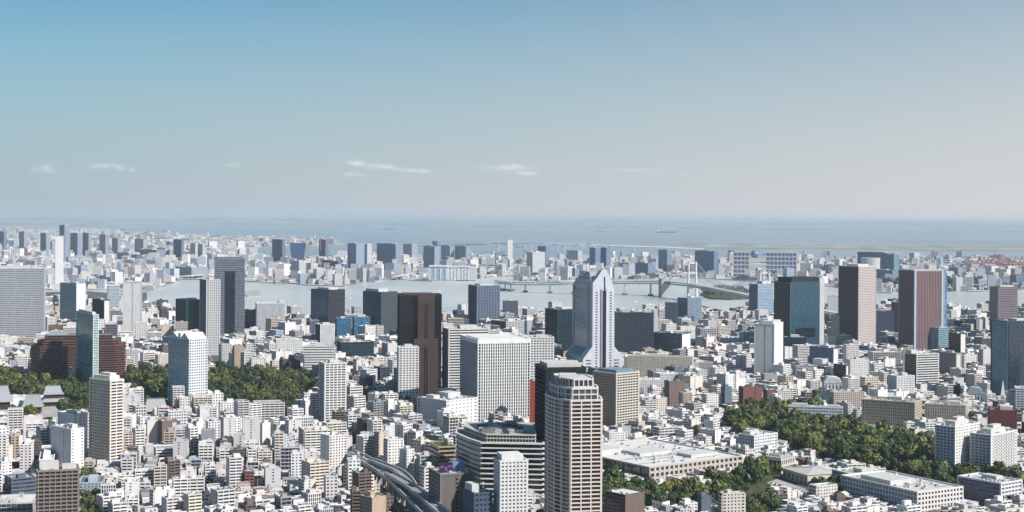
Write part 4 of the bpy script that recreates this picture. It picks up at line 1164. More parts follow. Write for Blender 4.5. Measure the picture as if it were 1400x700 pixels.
# white mound shaped hall among the far trees
def mound():
    X, Y = ground(1312, 387)
    root = thing('exhibition_hall', (X, Y, 0), 0, 'white shell shaped hall among trees on the far shore', 'hall')
    k = Y / FPX
    m = MB()
    m.sphere((0, 0, 0), 20 * k, 24, 12, .32)
    m.build('roof', M['wall'], root, lin((226, 226, 226)))
    m = MB()
    m.prism([(17 * k * cos(2 * pi * i / 20), 17 * k * sin(2 * pi * i / 20)) for i in range(20)], 0, 3 * k)
    m.build('wall', M['wall'], root, lin((170, 175, 182)))
    register(root, X, Y, 0, 30 * k, 30 * k, 10)
mound()
# control tower on the inlet
def control_tower():
    X, Y = ground(469, 386)
    k = Y / FPX
    root = thing('control_tower', (X, Y, 0), 0, 'pale harbour control tower with a wide cabin on a slim stem', 'control tower')
    z = topz(469, 358, Y)
    m = MB(); m.cyl(0, 0, 4, 0, z - 14, 10, 3); m.build('stem', M['wall'], root, lin((214, 214, 210)))
    m = MB(); m.cyl(0, 0, 7, z - 18, z - 8, 12, 11); m.build('cabin', M['glass'], root, lin((90, 110, 130)))
    m = MB(); m.cyl(0, 0, 12, z - 8, z - 5, 12, 9); m.build('roof', M['wall'], root, lin((214, 214, 212)))
    m = MB(); m.tube((0, 0, z - 6), (0, 0, z + 10), .8); m.build('mast', M['metal'], root, lin((220, 220, 220)))
control_tower()

# ------------------------------------------------------------------ bridges
def beam(mb, a, b, w, h, zoff=0.0):
    a, b = mathutils.Vector(a), mathutils.Vector(b)
    d = (b - a)
    l = sqrt(d.x ** 2 + d.y ** 2)
    nx, ny = -d.y / l * w / 2, d.x / l * w / 2
    vs = []
    for p in (a, b):
        vs += [(p.x - nx, p.y - ny, p.z + zoff), (p.x + nx, p.y + ny, p.z + zoff), (p.x + nx, p.y + ny, p.z + zoff + h), (p.x - nx, p.y - ny, p.z + zoff + h)]
    mb.add(vs, [(0, 1, 5, 4), (1, 2, 6, 5), (2, 3, 7, 6), (3, 0, 4, 7), (0, 3, 2, 1), (4, 5, 6, 7)])
def suspension_bridge():
    def at(px, Y):
        return un(px, YH)[0] * Y / FPX, Y
    T1, T2 = at(1046, 4100), at(947, 5000)
    A1, A2 = at(1108, 3750), at(910.5, 5240)
    root = thing('suspension_bridge', (0, 0, 0), 0, 'white suspension bridge with two frame towers crossing the bay', 'bridge')
    white = lin((226, 226, 224))
    zd, zt = 52, 129
    ax = mathutils.Vector((T2[0] - T1[0], T2[1] - T1[1])).normalized()
    nx = mathutils.Vector((-ax.y, ax.x))
    for (x, y) in (T1, T2):
        m = MB()
        for s in (-1, 1):
            c = (x + nx.x * s * 15, y + nx.y * s * 15)
            m.tube((*c, -3), (x + nx.x * s * 12.5, y + nx.y * s * 12.5, zt), 4.6, 8, 3.2)
        for zz in (36, 88, zt - 8):
            beam(m, (x - nx.x * 14, y - nx.y * 14, zz), (x + nx.x * 14, y + nx.y * 14, zz), 5, 6)
        m.build('tower', M['wall'], root, white)
        f = MB()
        f.prism([(x + nx.x * u + ax.x * v, y + nx.y * u + ax.y * v) for u, v in ((-24, -10), (-24, 10), (24, 10), (24, -10))][::1], -4, 4)
        f.build('footing', M['wall'], root, lin((150, 155, 158)))
    for (x, y), nmh in ((A2, 62),):
        m = MB()
        m.prism([(x + nx.x * u + ax.x * v, y + nx.y * u + ax.y * v) for u, v in ((-20, 26), (-20, -26), (20, -26), (20, 26))], -4, nmh)
        m.build('anchorage', M['wall'], root, lin((186, 190, 192)))
    path = [(at(1180, 3450), 40), (A1, 47), (T1, zd), (T2, zd), (A2, 50), (at(870, 5300), 47), (at(840, 5330), 45), (at(800, 5360), 42), (at(770, 5380), 38), (at(735, 5430), 34), (at(703, 5520), 30), (at(680, 5750), 28)]
    for zo, w, nm in ((0, 24, 'deck'), (-9, 20, 'lower_deck')):
        m = MB()
        for i in range(len(path) - 1):
            (p, z0), (q, z1) = path[i], path[i + 1]
            beam(m, (*p, z0), (*q, z1), w, 2.6, zo)
        m.build(nm, M['wall'], root, lin((190, 196, 202)))
    t = MB()
    for i in range(len(path) - 1):
        (p, z0), (q, z1) = path[i], path[i + 1]
        L = sqrt((q[0] - p[0]) ** 2 + (q[1] - p[1]) ** 2)
        n = max(1, int(L / 22))
        for j in range(n):
            for s in (-9, 9):
                a, b = j / n, (j + 1) / n
                P = lambda f, zz: (p[0] + (q[0] - p[0]) * f + nx.x * s, p[1] + (q[1] - p[1]) * f + nx.y * s, z0 + (z1 - z0) * f + zz)
                t.tube(P(a, -7), P((a + b) / 2, .4), .55, 4)
                t.tube(P((a + b) / 2, .4), P(b, -7), .55, 4)
    t.build('truss_lattice', M['metal'], root, lin((200, 204, 208)))
    for s in (-12.5, 12.5):
        c = MB()
        spans = [((T1, zt), (T2, zt), 62), ((A1, 50), (T1, zt), 12), ((T2, zt), (A2, 60), 6)]
        for (p, z0), (q, z1), sag in spans:
            n = 24
            prev = None
            for j in range(n + 1):
                f = j / n
                pt = (p[0] + (q[0] - p[0]) * f + nx.x * s, p[1] + (q[1] - p[1]) * f + nx.y * s, z0 + (z1 - z0) * f - sag * 4 * f * (1 - f))
                if prev:
                    c.tube(prev, pt, 1.15, 5)
                prev = pt
        h = c
        n = 40
        for j in range(1, n):
            f = j / n
            x, y = T1[0] + (T2[0] - T1[0]) * f + nx.x * s, T1[1] + (T2[1] - T1[1]) * f + nx.y * s
            h.tube((x, y, zd + 2), (x, y, zt - 62 * 4 * f * (1 - f)), .22, 4)
        c.build('main_cable', M['metal'], root, white)
    for i in range(4, len(path) - 1):
        (p, z0), (q, z1) = path[i], path[i + 1]
        L = sqrt((q[0] - p[0]) ** 2 + (q[1] - p[1]) ** 2)
        for j in range(max(1, round(L / 95))):
            f = (j + .5) / max(1, round(L / 95))
            x, y, zz = p[0] + (q[0] - p[0]) * f, p[1] + (q[1] - p[1]) * f, z0 + (z1 - z0) * f
            m = MB()
            for u in (-8, 8):
                m.box(x - 2.2, x + 2.2, y + u - 2.2, y + u + 2.2, -3, zz - 11)
            m.box(x - 3, x + 3, y - 13, y + 13, zz - 11, zz - 8.6)
            m.build('pier', M['wall'], root, lin((206, 208, 206)))
            m = MB()
            m.box(x - 9, x + 9, y - 15, y + 15, -4, 2.5)
            m.build('footing', M['wall'], root, lin((110, 114, 116)))
suspension_bridge()
def gate_bridge():
    root = thing('truss_bridge', (0, 0, 0), 0, 'long thin pale truss bridge far out across the harbour mouth', 'bridge')
    pts = [(560, 13000, 18), (640, 12600, 44), (700, 12300, 62), (745, 12200, 66), (790, 12200, 62), (850, 12300, 48), (905, 12600, 34), (960, 13000, 14)]
    W = [((un(px, YH)[0]) * Y / FPX, Y, z) for px, Y, z in pts]
    m = MB()
    for a, b in zip(W, W[1:]):
        beam(m, a, b, 26, 7)
    m.build('deck', M['wall'], root, lin((190, 196, 204)))
    for i, (x, y, z) in enumerate(W[1:-1]):
        for dx in ((-110, 110) if 0 < i < 5 else (0,)):
            p = MB()
            p.box(x + dx - 7, x + dx + 7, y - 12, y + 12, -4, z + 1)
            p.build('pier', M['wall'], root, lin((186, 192, 200)))
    for c in (2, 4):
        x, y, z = W[c]
        t = MB()
        for s in (-1, 1):
            t.tube((x + s * 230, y, z + 4), (x + s * 60, y, z - 34), 3.5, 5)
            t.tube((x + s * 60, y, z - 34), (x, y, z + 4), 3.5, 5)
        t.tube((x - 230, y, z + 10), (x - 40, y, z + 22), 3, 5)
        t.tube((x + 230, y, z + 10), (x + 40, y, z + 22), 3, 5)
        t.tube((x - 40, y, z + 22), (x + 40, y, z + 22), 3, 5)
        t.build('truss', M['metal'], root, lin((196, 202, 208)))
gate_bridge()
def girder_bridge(pts, z, w, label, wallc=(214, 214, 210), step=90):
    P = [ground(x, y, z) for x, y in pts]
    root = thing('girder_bridge', (P[0][0], P[0][1], 0), 0, label, 'bridge')
    o = P[0]
    m = MB()
    for a, b in zip(P, P[1:]):
        beam(m, (a[0] - o[0], a[1] - o[1], z - 3), (b[0] - o[0], b[1] - o[1], z - 3), w, 3)
    m.build('deck', M['wall'], root, lin(wallc))
    for a, b in zip(P, P[1:]):
        L = sqrt((b[0] - a[0]) ** 2 + (b[1] - a[1]) ** 2)
        n = max(1, round(L / step))
        for j in range(n):
            f = (j + .5) / n
            x, y = a[0] + (b[0] - a[0]) * f - o[0], a[1] + (b[1] - a[1]) * f - o[1]
            m = MB()
            m.box(x - 2.5, x + 2.5, y - w * .3, y + w * .3, -4, z - 3.02)
            m.build('pier', M['wall'], root, lin((176, 176, 172)))
girder_bridge([(310, 381), (353, 380.5), (397, 383)], 16, 16, 'pale girder bridge reaching out from the inlet shore', step=260)
girder_bridge([(84, 364.5), (150, 363), (243, 362)], 14, 20, 'long white girder bridge on the harbour island, nearer the towers')
girder_bridge([(110, 384), (180, 378), (250, 377), (330, 372)], 14, 20, 'long white girder bridge above the near dock')
girder_bridge([(540, 378), (620, 362), (700, 361), (745, 366)], 14, 18, 'pale road bridge behind the quay hall')

# ------------------------------------------------------------------ elevated expressway near the foot of the photo
def expressway():
    def build(pts, z, w, name, label, piers):
        P = [ground(x, y, z) for x, y in pts]
        # resample smoothly
        Q = []
        for i in range(len(P) - 1):
            p0, p1, p2, p3 = P[max(i - 1, 0)], P[i], P[i + 1], P[min(i + 2, len(P) - 1)]
            for j in range(6):
                t = j / 6
                Q.append(tuple(.5 * (2 * p1[k] + (p2[k] - p0[k]) * t + (2 * p0[k] - 5 * p1[k] + 4 * p2[k] - p3[k]) * t * t + (3 * p1[k] - p0[k] - 3 * p2[k] + p3[k]) * t ** 3) for k in (0, 1)))
        Q.append(P[-1])
        o = Q[len(Q) // 2]
        root = thing(name, (o[0], o[1], 0), 0, label, 'expressway')
        Q = [(x - o[0], y - o[1]) for x, y in Q]
        N = []
        for i in range(len(Q)):
            a, b = Q[max(i - 1, 0)], Q[min(i + 1, len(Q) - 1)]
            l = sqrt((b[0] - a[0]) ** 2 + (b[1] - a[1]) ** 2)
            N.append((-(b[1] - a[1]) / l, (b[0] - a[0]) / l))
        def ribbon(d0, d1, z0, z1, nm, mat, c):
            m = MB()
            vs, fs = [], []
            for (x, y), (nx, ny) in zip(Q, N):
                vs += [(x + nx * d0, y + ny * d0, z0), (x + nx * d1, y + ny * d1, z0), (x + nx * d1, y + ny * d1, z1), (x + nx * d0, y + ny * d0, z1)]
            for i in range(len(Q) - 1):
                for k in range(4):
                    fs.append((4 * i + k, 4 * i + 4 + k, 4 * i + 4 + (k + 1) % 4, 4 * i + (k + 1) % 4))
            fs += [(3, 2, 1, 0), tuple(4 * len(Q) - 4 + k for k in range(4))]
            m.add(vs, fs)
            return m.build(nm, mat, root, c)
        ribbon(-w / 2, w / 2, z - 2.4, z - .4, 'girder', M['wall'], lin((170, 168, 166)))
        ribbon(-w / 2 + .3, w / 2 - .3, z - .399, z - .3, 'roadway', M['roof'], lin((148, 148, 150)))
        for s in (-1, 1):
            ribbon(s * w / 2 - .35, s * w / 2 + .35, z - .9, z + 1.9, 'sound_wall', M['wall'], lin((206, 204, 200)))
            ribbon(s * w / 4 - .12, s * w / 4 + .12, z - .31, z - .27, 'lane_marking', M['wall'], lin((226, 226, 222)))
        if piers:
            ribbon(-.3, .3, z - .31, z + .7, 'median_barrier', M['wall'], lin((200, 198, 196)))
        for i in range(1, len(Q) - 1, 2):
            (x, y), (nx, ny) = Q[i], N[i]
            m = MB()
            m.prism([(x + nx * u + ny * v, y + ny * u - nx * v) for u, v in ((-1.6, -1.3), (-1.6, 1.3), (1.6, 1.3), (1.6, -1.3))][::-1], 0, z - 4)
            m.prism([(x + nx * u + ny * v, y + ny * u - nx * v) for u, v in ((-w * .46, -1.2), (-w * .46, 1.2), (w * .46, 1.2), (w * .46, -1.2))][::-1], z - 4.2, z - 2.41)
            m.build('pier', M['wall'], root, lin((176, 174, 172)))
        return root, Q, N, o, z
    r1 = build([(474, 617), (494, 626), (515, 637), (535, 650), (554, 667), (574, 687), (596, 708), (622, 735)], 17, 16, 'expressway', 'elevated grey expressway curving past the houses on slab piers', True)
    build([(532, 647), (550, 657), (572, 672), (600, 696), (632, 722)], 22, 10, 'expressway', 'narrower upper expressway deck splitting off beside the main deck', False)
    build([(508, 629), (526, 636), (545, 644), (558, 655), (566, 668)], 20, 8, 'expressway_ramp', 'curved pale expressway ramp ending behind the main deck', False)
    return r1
EXP = expressway()
ROADS += [([(474, 622), (494, 634), (515, 646), (535, 660), (554, 678), (574, 698), (596, 722)], 22), ([(532, 655), (550, 666), (572, 684), (600, 708)], 14), ([(508, 636), (545, 652), (566, 676)], 12)]

# ------------------------------------------------------------------ temple, mansion, halls, spire
def temple(px, depth, tiers, label, ref=None, yaw=0.0):
    x0, x1, yt, yb = px
    X, Y, th, a, b, H = place((x0, None, x1, yt, yb), yaw, depth)
    root = thing('temple_hall', (X, Y, 0), th, label, 'temple')
    tile = lin((168, 172, 176))
    z = 0.0
    hs = H / (tiers + .35 * tiers)
    for t in range(tiers):
        s = 1 - .22 * t
        aw, bw = a * .78 * s, b * .78 * s
        m = MB(); m.box(-aw / 2, aw / 2, -bw / 2, bw / 2, z, z + hs * .62); m.build('wall', M['wall'], root, lin((70, 58, 52)))
        c = MB()
        n = 7
        for i in range(n):
            u = -aw / 2 + aw * i / (n - 1)
            c.box(u - .35, u + .35, -bw / 2 - .6, -bw / 2 + .1, z, z + hs * .62)
        c.build('column', M['wall'], root, lin((120, 60, 50)))
        r = MB()
        # curved hipped roof: concave rows
        rows = 5
        last = t == tiers - 1
        rz = hs * (1.0 if last else .62)
        for i in range(rows + 1):
            f = i / rows
            k = 1 - f * (.93 if last else .5)
            aa = (a * s) / 2 * (1 - f * (.35 if last else .42))
            bb = (b * s) / 2 * k
            zz = z + hs * .6 + rz * (f ** 1.6)
            r.v += [(-aa, -bb, zz), (aa, -bb, zz), (aa, bb, zz), (-aa, bb, zz)]
        for i in range(rows):
            for k in range(4):
                r.f.append((4 * i + k, 4 * i + (k + 1) % 4, 4 * i + 4 + (k + 1) % 4, 4 * i + 4 + k))
        r.f += [(4 * rows, 4 * rows + 1, 4 * rows + 2, 4 * rows + 3), (3, 2, 1, 0)]
        r.build('roof', M['tile'], root, tile)
        if last:
            g = MB(); g.box(-a * s * .34, a * s * .34, -.7, .7, z + hs * .6 + rz - .3, z + hs * .6 + rz + 1.4); g.build('ridge', M['tile'], root, lin((130, 134, 138)))
        z += hs * .6 + rz * .55
    register(root, X, Y, th, a, b, H, ref)
temple((-26, 22, 527, 582), 36, 2, 'large grey roofed temple hall cut by the photo edge', 'the large temple hall')
temple((55, 92, 528, 556), 34, 2, 'two tiered grey temple hall with curved roofs among trees', 'the tiered temple hall', 4)
temple((29, 57, 545, 566), 24, 1, 'small grey roofed temple gate between garden trees', None, -8)
temple((196, 232, 551, 572), 26, 1, 'low pale temple building with a curved roof beside the hotel', None, 6)
def mansion():
    X, Y, th, a, b, H = place((1045, 1068, 1086, 630, 648), 52)
    root = thing('mansion', (X, Y, 0), th, 'pale stone mansion with a green grey mansard roof and dormers', 'mansion')
    facade(root, rect(a, b), H, [ST((206, 200, 186), (70, 72, 76), 5, .34, .3, 4.2, 2, .4)] * 4, 0, True, (150, 160, 154), .5)
    m = MB()
    q0, q1 = offset(rect(a, b), -.8), offset(rect(a, b), -4.5)
    m.add([(*p, H) for p in q0] + [(*p, H + 5) for p in q1], [(0, 1, 5, 4), (1, 2, 6, 5), (2, 3, 7, 6), (3, 0, 4, 7), (4, 5, 6, 7)])
    m.build('mansard_roof', M['tile'], root, lin((150, 164, 160)))
    for i in range(7):
        d = MB()
        y = -b * .42 + b * .84 * i / 6
        d.box(-a / 2 + .9, -a / 2 + 3.6, y - .9, y + .9, H, H + 3.2)
        d.build('dormer', M['wall'], root, lin((206, 204, 196)))
    for s in (-.3, .3):
        d = MB()
        d.box(-1, 1, s * b - 1, s * b + 1, H + 4.9, H + 8)
        d.build('chimney', M['wall'], root, lin((180, 172, 160)))
    register(root, X, Y, th, a, b, H, 'the stone mansion')
mansion()
def cream_hall():
    X, Y, th, a, b, H = place((1087, 1104, 1152, 650, 664), 22, 46)
    root = thing('hall', (X, Y, 0), th, 'low cream hall with arched windows and shallow grey roof', 'hall')
    m = MB(); m.box(-a / 2, a / 2, -b / 2, b / 2, 0, H); m.build('wall', M['wall'], root, lin((214, 202, 180)))
    m = MB(); m.gable(-a / 2, a / 2, -b / 2, b / 2, H + .3, H + 4, .8, 1); m.build('roof', M['tile'], root, lin((206, 206, 204)))
    for i in range(6):
        w = MB()
        y = b / 2 - b * (i + .5) / 6
        w.box(-a / 2 - .12, -a / 2 + .2, y - 1.3, y + 1.3, 1.5, H * .62)
        w.add([(-a / 2 - .12, y + 1.3 * cos(pi * k / 8), H * .62 + 1.3 * sin(pi * k / 8)) for k in range(9)], [tuple(range(9))[::-1]])
        w.build('arched_window', M['glass'], root, lin((40, 40, 44)))
    register(root, X, Y, th, a, b, H, 'the cream hall')
cream_hall()
def spire():
    X, Y = ground(1371, 552)
    root = thing('spire', (X, Y, 0), .6, 'white pyramid spire with a glazed slot on a low base', 'spire')
    k = Y / FPX
    m = MB(); m.cyl(0, 0, 6.5 * k, 0, topz(1371, 520, Y), 4, .2); m.build('pyramid', M['wall'], root, lin((232, 232, 230)))
    m = MB(); m.box(-7 * k, 7 * k, -7 * k, 7 * k, 0, 5); m.build('base', M['wall'], root, lin((206, 206, 204)))
    register(root, X, Y, .6, 14 * k, 14 * k, topz(1371, 526, Y), 'the white spire')
spire()
def arch_hall(px, label, c, rc, n=12):
    X, Y, th, a, b, H = place(px, 4, 22)
    root = thing('hall', (X, Y, 0), th, label, 'hall')
    m = MB(); m.box(-a / 2, a / 2, -b / 2, b / 2, 0, H * .6); m.build('wall', M['wall'], root, lin(c))
    m = MB()
    vs = []
    for y in (-b / 2 - .4, b / 2 + .4):
        vs += [(-(a / 2 + .5) * cos(pi * i / n), y, H * .6 + H * .42 * sin(pi * i / n)) for i in range(n + 1)]
    k = n + 1
    m.add(vs, [(i, i + k, i + 1 + k, i + 1) for i in range(n)] + [tuple(range(k)), tuple(range(2 * k - 1, k - 1, -1))])
    m.build('barrel_roof', M['roof'], root, lin(rc))
    w = MB()
    for i in range(5):
        u = -a / 2 + a * (i + .5) / 5
        w.box(u - .9, u + .9, -b / 2 - .1, -b / 2 + .2, 2, H * .5)
    w.build('glazing', M['glass'], root, lin((50, 54, 60)))
    register(root, X, Y, th, a, b, H, None)
arch_hall((1068, None, 1100, 514, 532), 'dark barrel roofed hall with a glazed end near the red houses', (150, 150, 152), (84, 90, 98))
arch_hall((1127, None, 1151, 516, 536), 'white domed hall with curved gable beside the charcoal slab', (222, 222, 222), (232, 232, 232))
arch_hall((1323, None, 1344, 530, 552), 'grey glass barrel vault hall among the crowded white houses', (190, 196, 200), (170, 182, 190))
arch_hall((272, None, 292, 636, 655), 'white house with a round barrel roof amid the low houses', (226, 226, 222), (226, 226, 222))

# ------------------------------------------------------------------ cranes
def tower_crane(px, yb, yt, base_z, label, jib=40, ang=35, yaw=0.4, group=None, colour=(196, 78, 76), r=1.3):
    X, Y = ground(px, yb)
    zt = topz(px, yt, Y)
    root = thing('tower_crane', (X, Y, 0), yaw, label, 'crane', group)
    c = lin(colour)
    m = MB()
    z0 = base_z
    m.tube((0, 0, z0), (0, 0, zt), r, 4)
    m.build('mast', M['metal'], root, c)
    m = MB(); m.box(-r * 1.8, r * 1.8, -r * 1.8, r * 1.8, zt - 1, zt + r * 2.2); m.build('cab', M['metal'], root, lin((226, 222, 220)))
    m = MB(); m.tube((0, 0, zt), (jib * cos(radians(ang)), 0, zt + jib * sin(radians(ang))), r * .8, 4, r * .5); m.build('jib', M['metal'], root, c)
    m = MB(); m.tube((0, 0, zt + 1), (-jib * .35, 0, zt + 2), r * .8, 4); m.box(-jib * .4, -jib * .28, -r * 1.4, r * 1.4, zt - 2, zt + 2); m.build('counterweight', M['metal'], root, lin((214, 210, 208)))
for i, (px, yb, yt, lab) in enumerate([(5, 362, 343, 'red luffing crane by the edge tower, outermost of the dockside cranes'), (16, 363, 341, 'red luffing crane second from the edge above the grey grid offices'), (37, 362, 339, 'red luffing crane third from the edge above the grey grid offices'),
        (176, 384, 365, 'red and white crane behind the white slot tower'), (204, 382, 370, 'pale red crane by the dock right of the slot tower'), (94, 368, 355, 'white crane near the round arena')]):
    tower_crane(px, yb, yt, 0, lab, 48, 40 + 9 * (i % 3), .5 + i * .8, 'dockside cranes', (206, 90, 90) if i < 5 else (220, 220, 220), 2.4)
for i, (px, yt, lab) in enumerate([(374, 325, 'red crane on the left edge of the tallest dark blue tower'), (386, 325, 'red crane on the right edge of the tallest dark blue tower'), (400, 329, 'red crane above the flared tower, left one'), (414, 328, 'red crane above the flared tower, right one'), (438, 325, 'red crane on the left of the slim dark blue tower'), (446, 325, 'red crane on the right of the slim dark blue tower')]):
    tower_crane(px, 362, yt, 80, lab, 34, 50, i * 1.1, 'cranes on the dark blue towers', (206, 100, 110), 1.8)
tower_crane(963, 486, 463, 0, 'red and white construction crane in the crowded streets', 22, 55, 2.0, None, (170, 54, 62), 1.2)
tower_crane(975, 492, 470, 0, 'dark red construction crane over a building site', 24, 60, .4, None, (150, 44, 54), 1.2)
tower_crane(862, 590, 573, 0, 'small orange crane jib among white houses', 16, 62, .2, None, (200, 120, 70), .7)
def gantry(px, yb, h, lab):
    X, Y = ground(px, yb)
    root = thing('gantry_crane', (X, Y, 0), random.uniform(-.3, .3), lab, 'crane', 'red port gantry cranes')
    c = lin((172, 108, 112))
    m = MB()
    for x in (-14, 14):
        for y in (-9, 9):
            m.tube((x, y, -1), (x * .9, y * .8, h * .62), 2.2, 4)
    m.build('leg', M['metal'], root, c)
    m = MB(); m.box(-60, 62, -4, 4, h * .62, h * .62 + 5); m.build('boom', M['metal'], root, c)
    m = MB(); m.tube((-10, 0, h * .62), (0, 0, h), 2, 4); m.tube((14, 0, h * .62), (0, 0, h), 2, 4); m.tube((0, 0, h), (56, 0, h * .64), 1.2, 4); m.build('pylon', M['metal'], root, c)
    m = MB(); m.box(-34, -18, -6, 6, h * .62 + 5, h * .62 + 13); m.build('machine_house', M['metal'], root, lin((214, 196, 196)))
for i in range(11):
    px = 1332 + i * 7.2 + random.uniform(-2, 2)
    gantry(px, 371 + (i % 4) * 2.2, 88 + random.uniform(-10, 14), 'red gantry crane in the container port beside the far basin')

# ------------------------------------------------------------------ boats
def boat(px, py, L, label, dark=False, yaw=None, group=None):
    X, Y = ground(px, py, -4)
    root = thing('boat', (X, Y, -4), random.uniform(-.5, .5) if yaw is None else yaw, label, 'boat', group)
    w = L * .24
    m = MB()
    q = [(-L / 2, -w / 2), (L * .3, -w / 2), (L / 2, 0), (L * .3, w / 2), (-L / 2, w / 2)]
    m.prism(q, -.5, L * .07)
    m.build('hull', M['metal'], root, lin((50, 56, 64) if dark else (226, 226, 224)))
    m = MB()
    if dark:
        m.box(-L * .45, -L * .3, -w * .35, w * .35, L * .07, L * .16)
    else:
        m.box(-L * .3, L * .15, -w * .35, w * .35, L * .07, L * .15)
        m.box(-L * .2, L * .05, -w * .28, w * .28, L * .15, L * .2)
    m.build('cabin', M['wall'], root, lin((220, 220, 218)))
    if L < 25:
        m = MB()
        m.add([(-L * .3, -w * .3, .72), (-L * .3, w * .3, .72), (-L * 5, w * 1.6, .72), (-L * 5, -w * 1.6, .72)], [(0, 3, 2, 1)])
        m.build('wake', M['wall'], root, lin((214, 218, 218)))
boat(693, 397, 66, 'long dark barge on the pale bay water left of the rocket tower', True, .05)
for px, py, L, lab in [(1312, 418, 20, 'white boat on the basin right of the striped purple tower'), (1300, 413, 16, 'small white boat nearest the far trees'), (1328, 421, 14, 'tiny white boat near the basin shore'), (870, 413, 18, 'small white boat right of the rocket shaped tower'),
        (600, 398, 18, 'small white boat in the middle of the bay'), (480, 408, 16, 'small boat on the water above the teal and black tower'), (1210, 409, 14, 'small boat between the purple towers'), (412, 405, 16, 'small boat off the inlet pier'), (735, 404, 18, 'small boat left of the rocket shaped tower'), (905, 416, 14, 'small boat below the bridge anchorage')]:
    boat(px, py, L, lab)
boat(910, 318.5, 420, 'long dark cargo ship far out at sea', True, .0)
boat(530, 314.0, 300, 'cargo ship far out at sea above the waterfront slabs', True, .2)
boat(820, 317.0, 180, 'small dark ship far out at sea', True, .1)

# ------------------------------------------------------------------ ordinary buildings
PAL = {'white': (236, 231, 229), 'pale grey': (210, 206, 207), 'cream': (222, 214, 204), 'beige': (200, 188, 176), 'grey': (160, 161, 168), 'brown': (116, 100, 94), 'charcoal': (72, 74, 82), 'brick red': (132, 88, 80), 'tan': (182, 162, 142), 'pale blue': (186, 198, 212), 'slate': (98, 108, 124)}
NUM = 'zero one two three four five six seven eight nine ten eleven twelve thirteen fourteen fifteen sixteen seventeen eighteen nineteen twenty'.split()
def pick_wall(r, kind):
    w = {'house': (56, 18, 11, 4, 5, 3, 2, .6, .5, .5, 0), 'apartment_building': (56, 17, 11, 5, 4, 4, 2, 1, 1, 0, 0), 'office_building': (48, 22, 8, 4, 8, 3, 4, 1, .6, 1, 2), 'harbour_building': (44, 22, 5, 3, 9, 0, 1, 0, .5, 11, 5)}[kind]
    return r.choices(list(PAL), w)[0]
def face_boxes(r, L, H, fh, mode):
    """(u0,u1,z0,z1,d0,d1,part) for one face, u from the left corner"""
    out = []
    n = max(1, round(H / fh))
    fh = H / n
    if mode == 'blank':
        out.append((.5, L - .5, 0, H, -.6, 0, 0))
    elif mode == 'slit':
        c = L * r.uniform(.35, .65)
        out.append((.5, c - .9, 0, H, -.6, 0, 0))
        out.append((c + .9, L - .5, 0, H, -.6, 0, 0))
        for k in range(n):
            out.append((c - .89, c + .89, k * fh, k * fh + fh * .55, -.6, -.06, 0))
    elif mode == 'balcony':
        for k in range(n):
            out.append((.3, L - .3, k * fh + (0 if k else .01), k * fh + fh * .42, -.6, 1.15, 1))
        m = max(1, round(L / 6))
        for j in range(m + 1):
            u = .5 + (L - 1) * j / m
            out.append((max(.28, u - .35), min(L - .28, u + .35), 0, H - .03, -.6, .9, 0))
    else:
        band, sp, pw = {'punch': (.52, 3.3, 1.9), 'grid': (.42, 3.0, 1.1), 'band': (.5, 0, 0), 'fin': (.16, 2.2, .8), 'glass': (.2, 4.2, .25)}[mode]
        for k in range(n):
            out.append((.5, L - .5, k * fh, k * fh + fh * band, -.6, .02, 0))
        if sp:
            m = max(1, round((L - 1) / sp))
            for j in range(1, m):
                u = .5 + (L - 1) * j / m
                out.append((u - pw / 2, u + pw / 2, .01, H - .02, -.6, 0, 0))
    return out
def face_add(mb, i, a, b, q):
    u0, u1, z0, z1, d0, d1 = q[:6]
    if i == 0:
        mb.box(u0 - a / 2, u1 - a / 2, -b / 2 - d1, -b / 2 - d0, z0, z1, True)
    elif i == 1:
        mb.box(a / 2 + d0, a / 2 + d1, u0 - b / 2, u1 - b / 2, z0, z1, True)
    elif i == 2:
        mb.box(a / 2 - u1, a / 2 - u0, b / 2 + d0, b / 2 + d1, z0, z1, True)
    else:
        mb.box(-a / 2 - d1, -a / 2 - d0, b / 2 - u1, b / 2 - u0, z0, z1, True)
def plan_block(it):
    """shape choices of one ordinary building, made once so that the label can speak of them"""
    r = random.Random(it['seed'])
    k = it['kind']
    it.setdefault('wall', pick_wall(r, k))
    fh = {'house': 3.0, 'apartment_building': 3.0, 'office_building': 3.7, 'harbour_building': 5.0}[k]
    it['n'] = max(1, round(it['H'] / fh))
    if k == 'house':
        it['top'] = r.choices(['flat', 'gable', 'hip', 'terrace'], (44, 20, 20, 16))[0]
        it['roofc'] = r.choice([('grey', (150, 154, 158)), ('pale', (214, 212, 208)), ('white', (228, 228, 226)), ('brown', (138, 116, 104)), ('dark', (90, 94, 100)), ('pale', (210, 210, 206)), ('white', (222, 222, 222)), ('pale', (202, 204, 204))])
        it.setdefault('faces', ['punch'] * 4)
    else:
        it['top'] = r.choice(['hut', 'hut', 'huts', 'tank', 'plain'])
        it['roofc'] = r.choices([('pale', (212, 212, 208)), ('white', (228, 228, 224)), ('grey', (170, 172, 172)), ('green', (150, 168, 150)), ('dark', (112, 114, 118))], (40, 26, 20, 6, 8))[0]
        if 'faces' not in it:
            if k == 'apartment_building':
                side = r.choice(['blank', 'slit', 'punch', 'slit'])
                f = ['balcony', side, 'punch', side] if r.random() < .55 else [side, 'punch', side, 'balcony']
            elif k == 'office_building':
                m1 = r.choice(['band', 'grid', 'grid', 'fin', 'glass', 'punch'])
                m2 = r.choice([m1, m1, 'blank', 'slit'])
                f = [m1, m2, m1, m2] if r.random() < .6 else [m2, m1, m2, m1]
            else:
                f = [r.choice(['blank', 'grid', 'band'])] * 4
            it['faces'] = f
    return it
